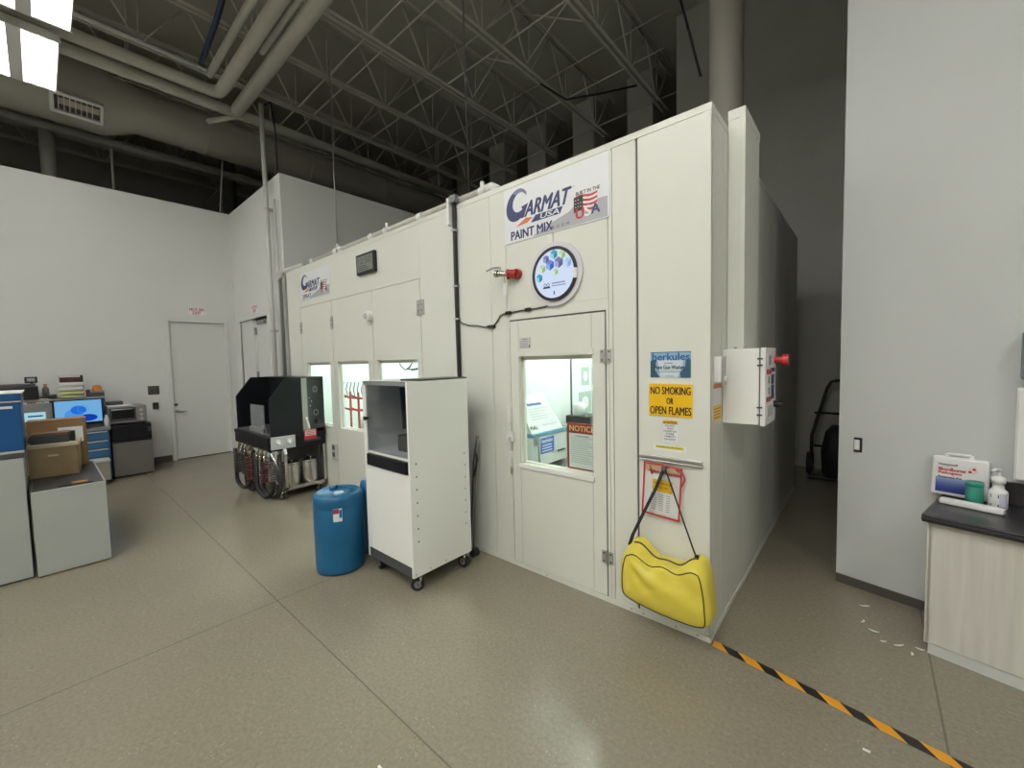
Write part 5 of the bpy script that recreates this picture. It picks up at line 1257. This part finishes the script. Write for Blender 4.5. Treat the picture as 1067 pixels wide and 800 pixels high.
pipe('drop_rod', 'thin steel rod dropping to the booth roof by the cable bracket', 'rod', [(-2.41, 2.3, 2.66), (-2.42, 2.3, 5.66)], .005, DGREY, 6)
pipe('cable_loop', 'black cable swagged across the joists above the logo sign', 'cable', [(-3.82, 5.2, 5.62), (-3.5, 5.4, 5.35), (-3.1, 5.7, 5.4), (-2.75, 6.2, 5.6)], .014, BLACK, 6)

# ---------------------------------------------------------------- lamps
LS = 66.0
TUBE = emis('lamp_tube', (1.0, .985, .93), LS)
TUBE_DIM = emis('lamp_tube_dim', (1.0, .985, .93), 8.0)  # same tubes, glow turned down so the nearby far wall isn't overlit
def highbay(loc, label, tube=None):
    x, y, z = loc
    t = thing('high_bay_light', label, 'light fixture', loc, 0, 'fluorescent high bay lights')
    W2, Ln = .315, 1.14
    m = MB().box(x-Ln/2, x+Ln/2, y-W2, y+W2, z+.085, z+.10, WHITE).box(x-Ln/2, x-Ln/2+.02, y-W2, y+W2, z+.02, z+.09, WHITE).box(x+Ln/2-.02, x+Ln/2, y-W2, y+W2, z+.02, z+.09, WHITE)
    m.box(x-Ln/2, x+Ln/2, y-.05, y+.05, z+.02, z+.10, WHITE)
    for k in range(-3, 4):
        if k: m.prism(frame((x, 0, z), (0, 1, 0), (0, 0, 1), (1, 0, 0)), [(y+k*.1-.008, .085), (y+k*.1, .02), (y+k*.1+.008, .085)], -Ln/2, Ln/2, WHITE)
    m.build('reflector', t)
    for k in (-2.5, -1.5, -.5, .5, 1.5, 2.5):
        yy = y+k*.1+(.012 if k > 0 else -.012)
        MB().cyl((x-Ln/2+.03, yy, z+.035), (x+Ln/2-.03, yy, z+.035), .016, tube or TUBE, 8).build('tube_lamp', t)
    m = MB()
    for s in (-.3, .3): m.cyl((x+s, y, z+.10), (x+s, y, 6.44), .005, STEEL, 6)
    m.build('hanger_rod', t)
    return t
hb = highbay((-6.90, .012, 4.8), 'far fluorescent high bay light beside the duct grille', TUBE_DIM)
dup(hb, (1.40, .073, 0), 'near fluorescent high bay light next to the far one')
hb2 = highbay((-4.3, -1.2, 4.8), 'high bay light over the aisle out of view')
for (x, y, lab) in ((-2.0, -1.6, 'high bay light behind the camera, over the open floor'), (-4.3, -4.0, 'high bay light over the grey cabinets'), (-7.2, -3.6, 'high bay light over the far end of the bench'), (.3, -2.6, 'high bay light behind the camera, towards the counter'), (-1.0, -5.0, 'high bay light near the back of the room'), (2.4, -1.0, 'high bay light over the counter out of view'), (-.4, -.35, 'high bay light straight above the camera'), (3.2, -3.4, 'high bay light in the corner behind the counter')):
    dup(hb2, (x+4.3, y+1.2, 0), lab)

w = bpy.data.worlds.new('World'); SC.world = w; w.use_nodes = True
w.node_tree.nodes['Background'].inputs[0].default_value = (.5, .5, .47, 1); w.node_tree.nodes['Background'].inputs[1].default_value = .02

# ---------------------------------------------------------------- camera
cam = bpy.data.cameras.new('Camera'); co = bpy.data.objects.new('Camera', cam); COL.objects.link(co); SC.camera = co
cam.sensor_fit = 'HORIZONTAL'; cam.sensor_width = 36; cam.lens = 427.004/1067*36; cam.clip_start = .05; cam.clip_end = 100
yaw, pitch, roll = .716638646, -.05512475, -.0229283349
f = Vector((-math.sin(yaw)*math.cos(pitch), math.cos(yaw)*math.cos(pitch), math.sin(pitch))); r = Vector((math.cos(yaw), math.sin(yaw), 0)); u = r.cross(f)
r2 = r*math.cos(roll)+u*math.sin(roll); u2 = -r*math.sin(roll)+u*math.cos(roll)
co.matrix_world = Matrix(((r2.x, u2.x, -f.x, 0), (r2.y, u2.y, -f.y, 0), (r2.z, u2.z, -f.z, 1.45), (0, 0, 0, 1)))
vs_ = SC.view_settings; vs_.view_transform = 'Standard'; vs_.look = 'None'; vs_.gamma = 1; vs_.use_curve_mapping = False; vs_.exposure = -0.14
